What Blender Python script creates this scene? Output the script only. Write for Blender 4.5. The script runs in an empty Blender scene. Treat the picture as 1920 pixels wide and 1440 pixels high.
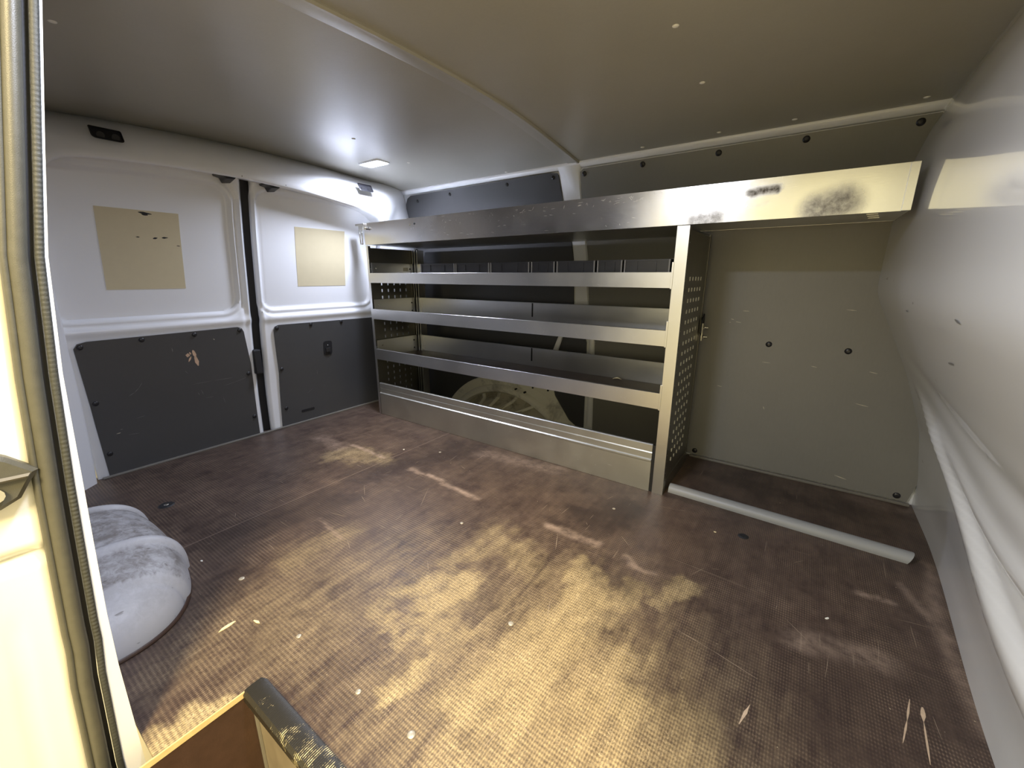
import bpy, bmesh, math, random
from mathutils import Vector, Matrix, noise
random.seed(7)
C = bpy.context.scene.collection
# ------------------------------------------------------------ camera, world, lights, exposure
F_PX, YAW, PITCH, ROLL = 773.2, 0.6127, -0.2564, 0.0023
cam_d = bpy.data.cameras.new('camera'); cam = bpy.data.objects.new('camera', cam_d); C.objects.link(cam)
cam_d.sensor_fit = 'HORIZONTAL'; cam_d.sensor_width = 36.0; cam_d.lens = 36.0*F_PX/1920.0
cam_d.clip_start = 0.01; cam_d.clip_end = 60
cam.location = (0.3596, -1.5542, 0.845)
_f = Vector((-math.sin(YAW)*math.cos(PITCH), math.cos(YAW)*math.cos(PITCH), math.sin(PITCH)))
_r = Vector((math.cos(YAW), math.sin(YAW), 0)); _u = _r.cross(_f)
_r2 = _r*math.cos(ROLL)+_u*math.sin(ROLL); _u2 = -_r*math.sin(ROLL)+_u*math.cos(ROLL)
cam.rotation_euler = Matrix((_r2, _u2, -_f)).transposed().to_euler()
bpy.context.scene.camera = cam
vs = bpy.context.scene.view_settings
vs.view_transform = 'Standard'; vs.look = 'None'; vs.gamma = 1.0; vs.use_curve_mapping = False
vs.exposure = 0.6
W = bpy.data.worlds.new('hall'); bpy.context.scene.world = W; W.use_nodes = True
W.node_tree.nodes['Background'].inputs[0].default_value = (1.0, 0.87, 0.47, 1)
W.node_tree.nodes['Background'].inputs[1].default_value = 1.08
def area(name, loc, target, sx, sy, power, col, spread=180):
    l = bpy.data.lights.new(name, 'AREA'); l.shape = 'RECTANGLE'; l.size = sx; l.size_y = sy
    l.energy = power; l.color = col; l.spread = math.radians(spread)
    o = bpy.data.objects.new(name, l); C.objects.link(o); o.location = loc
    o.rotation_euler = (Vector(target)-Vector(loc)).to_track_quat('-Z', 'Y').to_euler()
    return o
# warm ceiling lamps of the hall outside the open side door
area('hall_light', (1.36, -3.2, 3.06), (0, -1, 0), .7, .6, 205, (1.0, 0.79, 0.42))
area('hall_light', (-2.4, -4.4, 2.9), (-0.3, -1.0, 0.3), 1.2, 1.2, 45, (1.0, 0.86, 0.55))

# ------------------------------------------------------------ node helpers
def new_mat(name):
    m = bpy.data.materials.new(name); m.use_nodes = True
    nt = m.node_tree; return m, nt, nt.nodes['Principled BSDF']
def N(nt, t, **k):
    n = nt.nodes.new(t)
    for a, b in k.items():
        if a in ('op',): n.operation = b
        elif hasattr(n, a) and a not in ('inputs',): setattr(n, a, b)
    return n
def math_n(nt, op, a, b=None, c=None, clamp=False):
    n = nt.nodes.new('ShaderNodeMath'); n.operation = op; n.use_clamp = clamp
    for i, v in enumerate((a, b, c)):
        if v is None: continue
        if isinstance(v, (int, float)): n.inputs[i].default_value = v
        else: nt.links.new(v, n.inputs[i])
    return n.outputs[0]
def noise_n(nt, vec, scale, detail=4, rough=.55, dist=0, stretch=None):
    if stretch:
        mp = nt.nodes.new('ShaderNodeMapping'); mp.inputs['Scale'].default_value = stretch
        nt.links.new(vec, mp.inputs[0]); vec = mp.outputs[0]
    n = nt.nodes.new('ShaderNodeTexNoise'); nt.links.new(vec, n.inputs['Vector'])
    n.inputs['Scale'].default_value = scale; n.inputs['Detail'].default_value = detail
    n.inputs['Roughness'].default_value = rough; n.inputs['Distortion'].default_value = dist
    return n.outputs[0]
def ramp(nt, fac, stops):
    r = nt.nodes.new('ShaderNodeValToRGB'); nt.links.new(fac, r.inputs[0])
    e = r.color_ramp.elements
    e[0].position, e[1].position = stops[0][0], stops[-1][0]
    for s in stops[1:-1]: e.new(s[0])
    for el, s in zip(sorted(e, key=lambda q: q.position), stops):
        v = s[1]; el.color = (v, v, v, 1) if isinstance(v, (int, float)) else (*v, 1)
    return r.outputs[0]
def mix(nt, fac, a, b):
    n = nt.nodes.new('ShaderNodeMix'); n.data_type = 'RGBA'
    if isinstance(fac, (int, float)): n.inputs[0].default_value = fac
    else: nt.links.new(fac, n.inputs[0])
    for i, v in ((6, a), (7, b)):
        if isinstance(v, tuple): n.inputs[i].default_value = (*v, 1)
        else: nt.links.new(v, n.inputs[i])
    return n.outputs[2]
def bump(nt, bs, h, strength, dist=.001):
    b = nt.nodes.new('ShaderNodeBump'); b.inputs['Strength'].default_value = strength
    b.inputs['Distance'].default_value = dist
    nt.links.new(h, b.inputs['Height']); nt.links.new(b.outputs[0], bs.inputs['Normal'])
def pos(nt): return nt.nodes.new('ShaderNodeNewGeometry').outputs['Position']
def simple(name, col, rough=.5, metal=0, var=.12, scale=12, coat=0, spec=.5, grime=None, gth=.62, bmp=0, bscale=300):
    m, nt, bs = new_mat(name); P = pos(nt)
    n = noise_n(nt, P, scale, 5)
    c = mix(nt, n, tuple(x*(1-var) for x in col), tuple(min(1, x*(1+var)) for x in col))
    if grime:
        g = noise_n(nt, P, scale*.6, 8, .7, .6)
        g = ramp(nt, g, [(gth-.06, 0.), (gth+.1, 1.)])
        c = mix(nt, math_n(nt, 'MULTIPLY', g, grime[1]), c, grime[0])
    nt.links.new(c, bs.inputs['Base Color'])
    r = math_n(nt, 'MULTIPLY_ADD', n, .16, rough-.08, clamp=True); nt.links.new(r, bs.inputs['Roughness'])
    bs.inputs['Metallic'].default_value = metal; bs.inputs['Coat Weight'].default_value = coat
    bs.inputs['Coat Roughness'].default_value = .12
    bs.inputs['Specular IOR Level'].default_value = spec
    if bmp: bump(nt, bs, noise_n(nt, P, bscale, 2), bmp)
    return m
def alu(name, col=(.72, .72, .71), rough=.30, scratch=.5, smudge=0, streak=(1, 1, 30)):
    m, nt, bs = new_mat(name); P = pos(nt)
    n = noise_n(nt, P, 7, 6, .6)
    br = noise_n(nt, P, 60, 3, .6, 0, streak)
    c = mix(nt, n, tuple(x*.82 for x in col), col)
    # fine scratches of several directions
    acc = None
    for k, (sx, sz, th) in enumerate(((9, 120, .68), (130, 10, .69), (60, 90, .70))):
        mp = nt.nodes.new('ShaderNodeMapping'); mp.inputs['Scale'].default_value = (sx, sx, sz)
        mp.inputs['Rotation'].default_value = (0, .5*k+.2, .1); nt.links.new(P, mp.inputs[0])
        q = ramp(nt, noise_n(nt, mp.outputs[0], 1., 3, .7, .3), [(th, 0.), (th+.05, 1.)])
        acc = q if acc is None else math_n(nt, 'MAXIMUM', acc, q)
    patch = ramp(nt, noise_n(nt, P, 9, 3), [(.46, 0.), (.62, 1.)])
    acc = math_n(nt, 'MULTIPLY', math_n(nt, 'MULTIPLY', acc, patch), scratch)
    c = mix(nt, acc, c, (.95, .95, .93))
    r = math_n(nt, 'MULTIPLY_ADD', n, .22, rough-.11)
    r = math_n(nt, 'MULTIPLY_ADD', br, .10, r)
    r = math_n(nt, 'MULTIPLY_ADD', acc, .10, r, clamp=True)
    if smudge:
        at = nt.nodes.new('ShaderNodeAttribute'); at.attribute_name = 'smudge'
        s = math_n(nt, 'MULTIPLY', at.outputs['Fac'], math_n(nt, 'MULTIPLY_ADD', noise_n(nt, P, 55, 6, .75), 1.5, .1), clamp=True)
        c = mix(nt, s, c, (.07, .06, .05)); r = math_n(nt, 'MULTIPLY_ADD', s, .3, r, clamp=True)
    nt.links.new(c, bs.inputs['Base Color']); nt.links.new(r, bs.inputs['Roughness'])
    bs.inputs['Metallic'].default_value = 1.0
    bump(nt, bs, br, .08, .0005)
    return m

M = {}
M['white'] = simple('white_paint', (.80, .815, .85), .32, var=.03, scale=4, coat=.35)
M['jamb'] = simple('white_body_paint', (.86, .84, .76), .4, var=.03, scale=3, coat=.2)
M['arch'] = simple('worn_white_paint', (.60, .60, .61), .5, bmp=.15, bscale=60, var=.06, scale=14, grime=((.22, .20, .19), .7), gth=.53)
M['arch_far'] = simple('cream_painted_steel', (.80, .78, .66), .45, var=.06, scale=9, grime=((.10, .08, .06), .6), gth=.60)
M['bin'] = simple('black_plastic', (.018, .019, .024), .38, var=.2, scale=30)
M['rib'] = simple('bin_corner_highlight', (.16, .16, .165), .35, var=.1)  # highlight on the black bin corners put into a lighter grey
M['slot'] = simple('painted_slot_light', (.62, .61, .54), .6, var=.3, scale=90)  # light in the right end slots put into a pale raised fill
M['bowl'] = simple('shaded_dirty_cream_steel', (.50, .47, .36), .5, var=.12, scale=14, grime=((.10, .08, .06), .75), gth=.55)  # bowl shading put into a darker cream, with grime over it
M['black'] = simple('black_rubber', (.012, .012, .014), .6, var=.2, scale=40)
M['blackp'] = simple('black_clip_plastic', (.015, .015, .018), .35, var=.2, scale=60)
M['seal'] = simple('grey_rubber_seal', (.075, .073, .058), .42, var=.18, scale=70, bmp=.25, bscale=900)
M['seal2'] = simple('dark_ribbed_rubber', (.04, .042, .038), .6, var=.2, scale=90, bmp=.3, bscale=500)
M['alu'] = alu('brushed_aluminium')
M['tray'] = alu('scratched_aluminium', (.76, .76, .77), .17, .8, 1, (1, 1, 20))
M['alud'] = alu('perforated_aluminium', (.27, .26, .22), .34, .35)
M['kick'] = alu('satin_aluminium', (.66, .66, .62), .42, .25)
M['zinc'] = simple('zinc_bolt', (.75, .74, .70), .22, metal=1, var=.1)
M['liner'] = simple('dark_wood_liner', (.035, .022, .016), .42, var=.4, scale=20, grime=((.12, .08, .05), .5), gth=.6)
M['brown'] = simple('brown_coated_ply', (.050, .026, .017), .45, var=.3, scale=40, bmp=.4, bscale=700)
M['plyedge'] = simple('bare_plywood_edge', (.60, .46, .22), .65, var=.3, scale=60)
M['riser'] = simple('worn_step_riser', (.42, .36, .27), .38, metal=.5, var=.25, scale=25)
M['pipe'] = simple('grey_plastic_channel', (.29, .30, .31), .42, var=.05, scale=12)
M['chipw'] = simple('pale_wood', (.72, .62, .38), .7, var=.15, scale=200)
M['chip'] = simple('white_chip', (.85, .84, .78), .6, var=.1, scale=200)
M['beige'] = simple('beige_film', (.60, .53, .36), .45, var=.04, scale=30)
M['screw'] = simple('worn_screw_head', (.50, .46, .38), .4, metal=.5, var=.3, scale=300)
M['ground'] = simple('hall_floor', (.55, .50, .40), .6, var=.2, scale=3)
M['strip'] = simple('grey_edge_trim', (.17, .16, .14), .4, var=.1)
M['label'] = simple('paper_label', (.62, .58, .42), .6, var=.1)

def arch_mat():
    m, nt, bs = new_mat('scuffed_arch_paint'); P = pos(nt)
    at = nt.nodes.new('ShaderNodeAttribute'); at.attribute_name = 'grime'
    n = noise_n(nt, P, 45, 7, .75, .6); n2 = noise_n(nt, P, 14, 4, .6)
    g = ramp(nt, math_n(nt, 'MULTIPLY_ADD', n2, .5, math_n(nt, 'MULTIPLY', n, .6)), [(.46, 0.), (.64, 1.)])
    f = math_n(nt, 'MULTIPLY', at.outputs['Fac'], math_n(nt, 'MULTIPLY_ADD', g, .75, .22), clamp=True)
    c = mix(nt, f, (.47, .47, .49), (.19, .175, .165))
    sp = ramp(nt, noise_n(nt, P, 60, 2, .5, 0, (1, .4, 1)), [(.70, 0.), (.73, 1.)])
    c = mix(nt, math_n(nt, 'MULTIPLY', sp, .8), c, (.12, .11, .10))
    nt.links.new(c, bs.inputs['Base Color']); bs.inputs['Roughness'].default_value = .48
    bump(nt, bs, n, .2, .002)
    return m
M['archn'] = arch_mat()

def lining(name, col, rough=.40):
    m, nt, bs = new_mat(name); P = pos(nt)
    n = noise_n(nt, P, 5, 4); g = noise_n(nt, P, 160, 2, .5, 0, (1, 1, .25))
    c = mix(nt, n, tuple(x*.92 for x in col), tuple(x*1.08 for x in col))
    c = mix(nt, math_n(nt, 'MULTIPLY', g, .25), c, tuple(x*1.35 for x in col))
    at = nt.nodes.new('ShaderNodeAttribute'); at.attribute_name = 'scratch'
    s = math_n(nt, 'MULTIPLY', at.outputs['Fac'], math_n(nt, 'MULTIPLY_ADD', noise_n(nt, P, 120, 4), 1.4, 0), clamp=True)
    c = mix(nt, s, c, (.42, .38, .30))
    nt.links.new(c, bs.inputs['Base Color']); bs.inputs['Roughness'].default_value = rough
    bump(nt, bs, g, .05)
    return m
M['lining'] = lining('charcoal_lining_board', (.060, .060, .062))
M['liningf'] = lining('lit_lining_board', (.19, .185, .17), .45)  # same lining board, warm doorway light put into a lighter grey
M['ceil'] = lining('grey_ceiling_board', (.35, .34, .30), .33)

def bulk_mat():
    m, nt, bs = new_mat('glossy_white_partition'); P = pos(nt)
    n = noise_n(nt, P, 3, 4)
    c = mix(nt, n, (.60, .615, .65), (.66, .675, .70))
    sp = ramp(nt, noise_n(nt, P, 26, 2, .5, 0, (1, .35, 1)), [(.765, 0.), (.79, 1.)])
    c = mix(nt, math_n(nt, 'MULTIPLY', sp, .7), c, (.22, .22, .2))
    nt.links.new(c, bs.inputs['Base Color'])
    bs.inputs['Roughness'].default_value = .36
    bs.inputs['Coat Weight'].default_value = .9; bs.inputs['Coat Roughness'].default_value = .045
    bump(nt, bs, noise_n(nt, P, 2.2, 2), .12, .01)
    return m
M['bulk'] = bulk_mat()

def floor_mat():
    m, nt, bs = new_mat('mesh_pressed_brown_plywood'); P = pos(nt); L = nt.links
    def attr(a):
        n = nt.nodes.new('ShaderNodeAttribute'); n.attribute_name = a; return n.outputs['Fac']
    sep = nt.nodes.new('ShaderNodeSeparateXYZ'); L.new(P, sep.inputs[0])
    k = 2*math.pi/.0105
    sx = math_n(nt, 'SINE', math_n(nt, 'MULTIPLY', math_n(nt, 'ADD', sep.outputs[0], math_n(nt, 'MULTIPLY', sep.outputs[1], .58)), k))
    sy = math_n(nt, 'SINE', math_n(nt, 'MULTIPLY', math_n(nt, 'SUBTRACT', sep.outputs[0], math_n(nt, 'MULTIPLY', sep.outputs[1], .58)), k))
    pat = math_n(nt, 'MULTIPLY_ADD', math_n(nt, 'MULTIPLY', sx, sy), .5, .5)
    n1 = noise_n(nt, P, 3.5, 6, .62); n2 = noise_n(nt, P, 26, 6, .7)
    n3 = noise_n(nt, P, 9, 5, .6); n4 = noise_n(nt, P, 170, 3, .7)
    st = noise_n(nt, P, 4, 8, .72, .4, (7, 1.0, 1)); st2 = noise_n(nt, P, 5, 8, .72, .2, (1.5, 12, 1))
    base = mix(nt, math_n(nt, 'MULTIPLY', n1, math_n(nt, 'MULTIPLY_ADD', n4, 1.6, .2)), (.018, .012, .011), (.080, .053, .044))
    haze = ramp(nt, math_n(nt, 'MULTIPLY_ADD', st, .5, math_n(nt, 'MULTIPLY', n2, .5)), [(.44, 0.), (.66, 1.)])
    base = mix(nt, math_n(nt, 'MULTIPLY', haze, .55), base, (.14, .098, .074))
    hot = math_n(nt, 'POWER', pat, 3)
    base = mix(nt, math_n(nt, 'MULTIPLY', hot, math_n(nt, 'MULTIPLY_ADD', n3, 1.9, -.62, clamp=True)), base, (.34, .25, .175))
    w = attr('wear')
    wn = math_n(nt, 'ADD', math_n(nt, 'MULTIPLY', n2, .55), math_n(nt, 'ADD', math_n(nt, 'MULTIPLY', st, 1.15), math_n(nt, 'MULTIPLY_ADD', n1, .4, -.22)))
    ww = math_n(nt, 'MULTIPLY', math_n(nt, 'SUBTRACT', math_n(nt, 'ADD', math_n(nt, 'MULTIPLY', w, .95), math_n(nt, 'MULTIPLY', wn, 1.25)), 1.0), 1.15, clamp=True)
    ww = math_n(nt, 'MULTIPLY', ww, math_n(nt, 'MULTIPLY', w, 3.0, clamp=True))
    wf = math_n(nt, 'MULTIPLY', ww, math_n(nt, 'MULTIPLY', math_n(nt, 'MULTIPLY_ADD', pat, .75, .27), math_n(nt, 'MULTIPLY_ADD', n4, 2.4, -.25)), clamp=True)
    c = mix(nt, wf, base, (.43, .335, .18))
    cn = noise_n(nt, P, 75, 2, .5, 1.6)
    cur = math_n(nt, 'SUBTRACT', 1.0, math_n(nt, 'MULTIPLY', math_n(nt, 'ABSOLUTE', math_n(nt, 'SUBTRACT', cn, .5)), 34), clamp=True)
    c = mix(nt, math_n(nt, 'MULTIPLY', cur, math_n(nt, 'MULTIPLY', w, math_n(nt, 'MULTIPLY_ADD', n3, 2.2, -.7, clamp=True)), clamp=True), c, (.70, .58, .36))
    s = attr('scuff')
    sf = math_n(nt, 'MULTIPLY', s, math_n(nt, 'MULTIPLY_ADD', n2, 2.2, -.55), clamp=True)
    c = mix(nt, sf, c, (.40, .30, .24))
    d = attr('stain_shade')
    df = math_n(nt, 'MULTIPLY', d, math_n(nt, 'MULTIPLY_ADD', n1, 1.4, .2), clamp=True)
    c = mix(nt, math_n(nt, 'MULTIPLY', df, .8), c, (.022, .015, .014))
    # crumbs and fine random scratches
    cr = ramp(nt, noise_n(nt, P, 130, 1), [(.80, 0.), (.82, 1.)])
    c = mix(nt, math_n(nt, 'MULTIPLY', cr, .8), c, (.6, .52, .36))
    sc = ramp(nt, noise_n(nt, P, 8, 2, .5, .1, (18, .6, 1)), [(.735, 0.), (.75, 1.)])
    sc2 = ramp(nt, noise_n(nt, P, 8, 2, .5, .1, (.8, 22, 1)), [(.735, 0.), (.75, 1.)])
    c = mix(nt, math_n(nt, 'MULTIPLY', math_n(nt, 'MAXIMUM', sc, sc2), .28), c, (.45, .36, .27))
    # plywood sheet seam across the floor
    se = math_n(nt, 'LESS_THAN', math_n(nt, 'ABSOLUTE', math_n(nt, 'ADD', sep.outputs[0], 1.16)), .0018)
    c = mix(nt, math_n(nt, 'MULTIPLY', se, .7), c, (.20, .15, .12))
    L.new(c, bs.inputs['Base Color'])
    r = math_n(nt, 'MULTIPLY_ADD', n2, .22, .30)
    r = math_n(nt, 'MULTIPLY_ADD', wf, .15, r, clamp=True)
    L.new(r, bs.inputs['Roughness'])
    bs.inputs['Specular IOR Level'].default_value = .32
    bump(nt, bs, math_n(nt, 'MULTIPLY_ADD', n2, .4, pat), .45, .0008)
    return m
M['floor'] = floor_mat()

# ------------------------------------------------------------ mesh helpers
def obj(name, bm, m, parent=None, smooth=False, recalc=True):
    if recalc: bmesh.ops.recalc_face_normals(bm, faces=bm.faces)
    me = bpy.data.meshes.new(name); bm.to_mesh(me); bm.free()
    for p in me.polygons: p.use_smooth = smooth
    me.materials.append(M[m] if isinstance(m, str) else m)
    o = bpy.data.objects.new(name, me); C.objects.link(o)
    if parent: o.parent = parent; o.matrix_parent_inverse = parent.matrix_world.inverted()
    return o
def auto(o, ang=40):
    me = o.data
    for p in me.polygons: p.use_smooth = True
    me.set_sharp_from_angle(angle=math.radians(ang)); return o
def bevel(o, w=.002, seg=2):
    b = o.modifiers.new('bevel', 'BEVEL'); b.width = w; b.segments = seg; b.limit_method = 'ANGLE'; b.angle_limit = math.radians(40)
    return o
def thing(name, label, cat, loc=(0, 0, 0), group=None):
    o = bpy.data.objects.new(name, None); C.objects.link(o); o.location = loc
    o.empty_display_size = .05
    o['label'] = label; o['category'] = cat
    if group: o['group'] = group
    bpy.context.view_layer.update()
    return o
def tag(o, label, cat, group=None):
    o['label'] = label; o['category'] = cat
    if group: o['group'] = group
    return o
def struct(o): o['kind'] = 'structure'; return o
def box(bm, x0, x1, y0, y1, z0, z1, mat=None):
    v = [bm.verts.new(p) for p in ((x0,y0,z0),(x1,y0,z0),(x1,y1,z0),(x0,y1,z0),(x0,y0,z1),(x1,y0,z1),(x1,y1,z1),(x0,y1,z1))]
    for f in ((0,3,2,1),(4,5,6,7),(0,1,5,4),(1,2,6,5),(2,3,7,6),(3,0,4,7)): bm.faces.new([v[i] for i in f])
    return v
def bxo(name, x0, x1, y0, y1, z0, z1, m, parent=None, bev=.0015):
    bm = bmesh.new(); box(bm, x0, x1, y0, y1, z0, z1)
    o = obj(name, bm, m, parent)
    if bev: bevel(o, bev)
    return o
def cyl(bm, p0, p1, r, seg=16, r1=None):
    p0 = Vector(p0); p1 = Vector(p1); d = (p1-p0).normalized(); a = d.orthogonal().normalized(); b = d.cross(a)
    r1 = r if r1 is None else r1
    A = [bm.verts.new(p0+(a*math.cos(t)+b*math.sin(t))*r) for t in [2*math.pi*i/seg for i in range(seg)]]
    B = [bm.verts.new(p1+(a*math.cos(t)+b*math.sin(t))*r1) for t in [2*math.pi*i/seg for i in range(seg)]]
    for i in range(seg): bm.faces.new((A[i], A[(i+1) % seg], B[(i+1) % seg], B[i]))
    bm.faces.new(A[::-1]); bm.faces.new(B)
def dome(bm, c, n, r, h, seg=14, rings=4):
    c = Vector(c); n = Vector(n).normalized(); a = n.orthogonal().normalized(); b = n.cross(a)
    prev = None
    for k in range(rings+1):
        t = math.pi/2*k/rings; rr = r*math.cos(t); hh = h*math.sin(t)
        if k == rings:
            top = bm.verts.new(c+n*h)
            for i in range(seg): bm.faces.new((prev[i], prev[(i+1) % seg], top))
            return
        cur = [bm.verts.new(c+n*hh+(a*math.cos(2*math.pi*i/seg)+b*math.sin(2*math.pi*i/seg))*rr) for i in range(seg)]
        if prev:
            for i in range(seg): bm.faces.new((prev[i], prev[(i+1) % seg], cur[(i+1) % seg], cur[i]))
        else: bm.faces.new(cur[::-1])
        prev = cur
def loft(bm, rows, closed=False):
    V = [[bm.verts.new(p) for p in r] for r in rows]
    for i in range(len(V)-1):
        n = len(V[i])
        for j in range(n if closed else n-1):
            bm.faces.new((V[i][j], V[i][(j+1) % n], V[i+1][(j+1) % n], V[i+1][j]))
    return V
def interp(x, xs, ys):
    if x <= xs[0]: return ys[0]
    for i in range(len(xs)-1):
        if x <= xs[i+1]:
            t = (x-xs[i])/(xs[i+1]-xs[i]); return ys[i]*(1-t)+ys[i+1]*t
    return ys[-1]
def sstep(a, b, x):
    t = max(0, min(1, (x-a)/(b-a))); return t*t*(3-2*t)
def rrect(u0, u1, v0, v1, r, n=8):
    """rounded rectangle outline; r = radius or four radii (ll, lr, ur, ul)"""
    R = [r]*4 if isinstance(r, (int, float)) else r; out = []
    for (cx, cy, a0, rr, sx, sy) in ((u0, v0, math.pi, R[0], 1, 1), (u1, v0, 1.5*math.pi, R[1], -1, 1), (u1, v1, 0, R[2], -1, -1), (u0, v1, .5*math.pi, R[3], 1, -1)):
        if rr <= 0: out.append((cx, cy)); continue
        for i in range(n+1):
            a = a0+i*math.pi/2/n; out.append((cx+sx*rr+rr*math.cos(a), cy+sy*rr+rr*math.sin(a)))
    return out
def sd_rr(u, v, u0, u1, v0, v1, r):
    cx, cy = (u0+u1)/2, (v0+v1)/2; dx = abs(u-cx)-(u1-u0)/2+r; dy = abs(v-cy)-(v1-v0)/2+r
    return min(max(dx, dy), 0)+math.hypot(max(dx, 0), max(dy, 0))-r
def sheet(name, outline, fn, thick, m, parent, step=.02, holes=(), smooth=True):
    """flat outline (u,v) filled on a grid, mapped through fn(u,v,offset) and given thickness"""
    bm = bmesh.new()
    vs_ = [bm.verts.new((u, v, 0)) for u, v in outline]
    bm.faces.new(vs_)
    us = [p[0] for p in outline]; vv = [p[1] for p in outline]
    for ax, lo, hi in ((0, min(us), max(us)), (1, min(vv), max(vv))):
        k = int((hi-lo)/step)
        for i in range(1, k+1):
            c = lo+i*(hi-lo)/(k+1); co = [0, 0, 0]; no = [0, 0, 0]; co[ax] = c; no[ax] = 1
            bmesh.ops.bisect_plane(bm, geom=bm.verts[:]+bm.edges[:]+bm.faces[:], plane_co=co, plane_no=no)
    for h in holes:
        dele = [f for f in bm.faces if h(*f.calc_center_median()[:2])]
        bmesh.ops.delete(bm, geom=dele, context='FACES')
    base = {v: (v.co.x, v.co.y) for v in bm.verts}
    top = {v: bm.verts.new((v.co.x, v.co.y, 1)) for v in list(base)}
    be = [e for e in bm.edges if e.is_boundary and e.verts[0] in base]
    for f in list(bm.faces): bm.faces.new([top[v] for v in reversed(f.verts)])
    for e in be:
        a, b = e.verts; bm.faces.new((a, b, top[b], top[a]))
    for v, (u, w) in base.items():
        v.co = fn(u, w, 0); top[v].co = fn(u, w, thick)
    o = obj(name, bm, m, parent); auto(o, 50); return o
def seg_d(px, py, s):
    ax, ay, bx, by = s[:4]; dx, dy = bx-ax, by-ay; L2 = dx*dx+dy*dy
    t = 0 if L2 == 0 else max(0, min(1, ((px-ax)*dx+(py-ay)*dy)/L2))
    return math.hypot(px-ax-dx*t, py-ay-dy*t)
def paint(o, name, segs, axes=(0, 1), soft=.6, warp=0):
    a = o.data.attributes.new(name, 'FLOAT', 'POINT'); vals = []
    for v in o.data.vertices:
        p = (v.co[axes[0]], v.co[axes[1]]); w = 0
        if warp:
            a1 = noise.noise_vector(Vector((p[0]*9, p[1]*9, 1))); a2 = noise.noise_vector(Vector((p[0]*30, p[1]*30, 5))); a3 = noise.noise_vector(Vector((p[0]*75, p[1]*75, 9)))
            p = (p[0]+warp*(a1.x*.9+a2.x*.6+a3.x*.35), p[1]+warp*(a1.y*1.8+a2.y*1.2+a3.y*.6))
        for s in segs:
            r = s[4]
            if abs(p[0]-s[0]) > r*1.6+abs(s[2]-s[0]) or abs(p[1]-s[1]) > r*1.6+abs(s[3]-s[1]): continue
            w = max(w, s[5]*(1-sstep(r*(1-soft), r*(1+soft), seg_d(*p, s))))
        vals.append(w)
    a.data.foreach_set('value', vals)

# ------------------------------------------------------------ shared shapes of the van body
YC = -.577
def ceil_z(y): return 1.42-.055*((y+.53)/.95)**2
def wall_y(z): return .476-.085*max(0, (z-.95)/.42)**1.6 if z > .95 else .476
def near_y(z): return interp(z, (-.3, 0, .175, .28, .422, .526, .70, .871, 1.016, 1.206, 1.42), (-1.485, -1.481, -1.479, -1.475, -1.466, -1.459, -1.448, -1.43, -1.405, -1.371, -1.32))
DZ = (-.1, 0, .218, .513, .731, 1.009, 1.272, 1.36); DX = (-2.003, -2.0, -1.990, -1.956, -1.924, -1.886, -1.836, -1.82)
def door_x(z):
    return (interp(z-.06, DZ, DX)+interp(z, DZ, DX)+interp(z+.06, DZ, DX))/3
BZ = (-.05, .0, .1, .3, .5, .62, .72, .775, .81, .9, 1.05, 1.18, 1.3, 1.45); BX = (.80, .80, .798, .765, .695, .640, .592, .566, .560, .560, .562, .570, .60, .66)
def bulk_x(y, z):
    bx = sum(interp(z+d, BZ, BX) for d in (-.025, 0, .025))/3
    low = 1-sstep(.25, .6, z)
    bx -= .045*low*sstep(.25, -.7, y)
    f = 1-sstep(-.15, .38, y)
    def ip(y, A, B): return sum(interp(y+d, A, B) for d in (-.15, -.1, -.05, 0, .05, .1, .15))/7
    z1 = ip(y, (-1.5, -.8, -.635, -.417, -.154, .092, .3), (.20, .205, .215, .27, .345, .42, .48))
    z1b = ip(y, (-1.5, -.764, -.677, -.452, -.19, .3), (.25, .255, .26, .30, .37, .49))
    z2 = ip(y, (-1.5, -.65, -.55, -.44, -.26, -.02, .28), (.40, .37, .36, .356, .385, .41, .478))
    z3 = ip(y, (-1.5, -.54, -.44, -.13, .25), (.50, .495, .493, .52, .58))
    zc = (z1+z1b)/2; wv = (z1b-z1)/2+.012
    bx -= .026*f*math.exp(-((z-zc)/wv)**4)
    bx -= .013*f*math.exp(-((z-z2-.012)/.024)**2)
    bx += .006*f*math.exp(-((z-z3)/.03)**2)
    return bx
def smooth_floor_edge(y): return bulk_x(y, .0)

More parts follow.
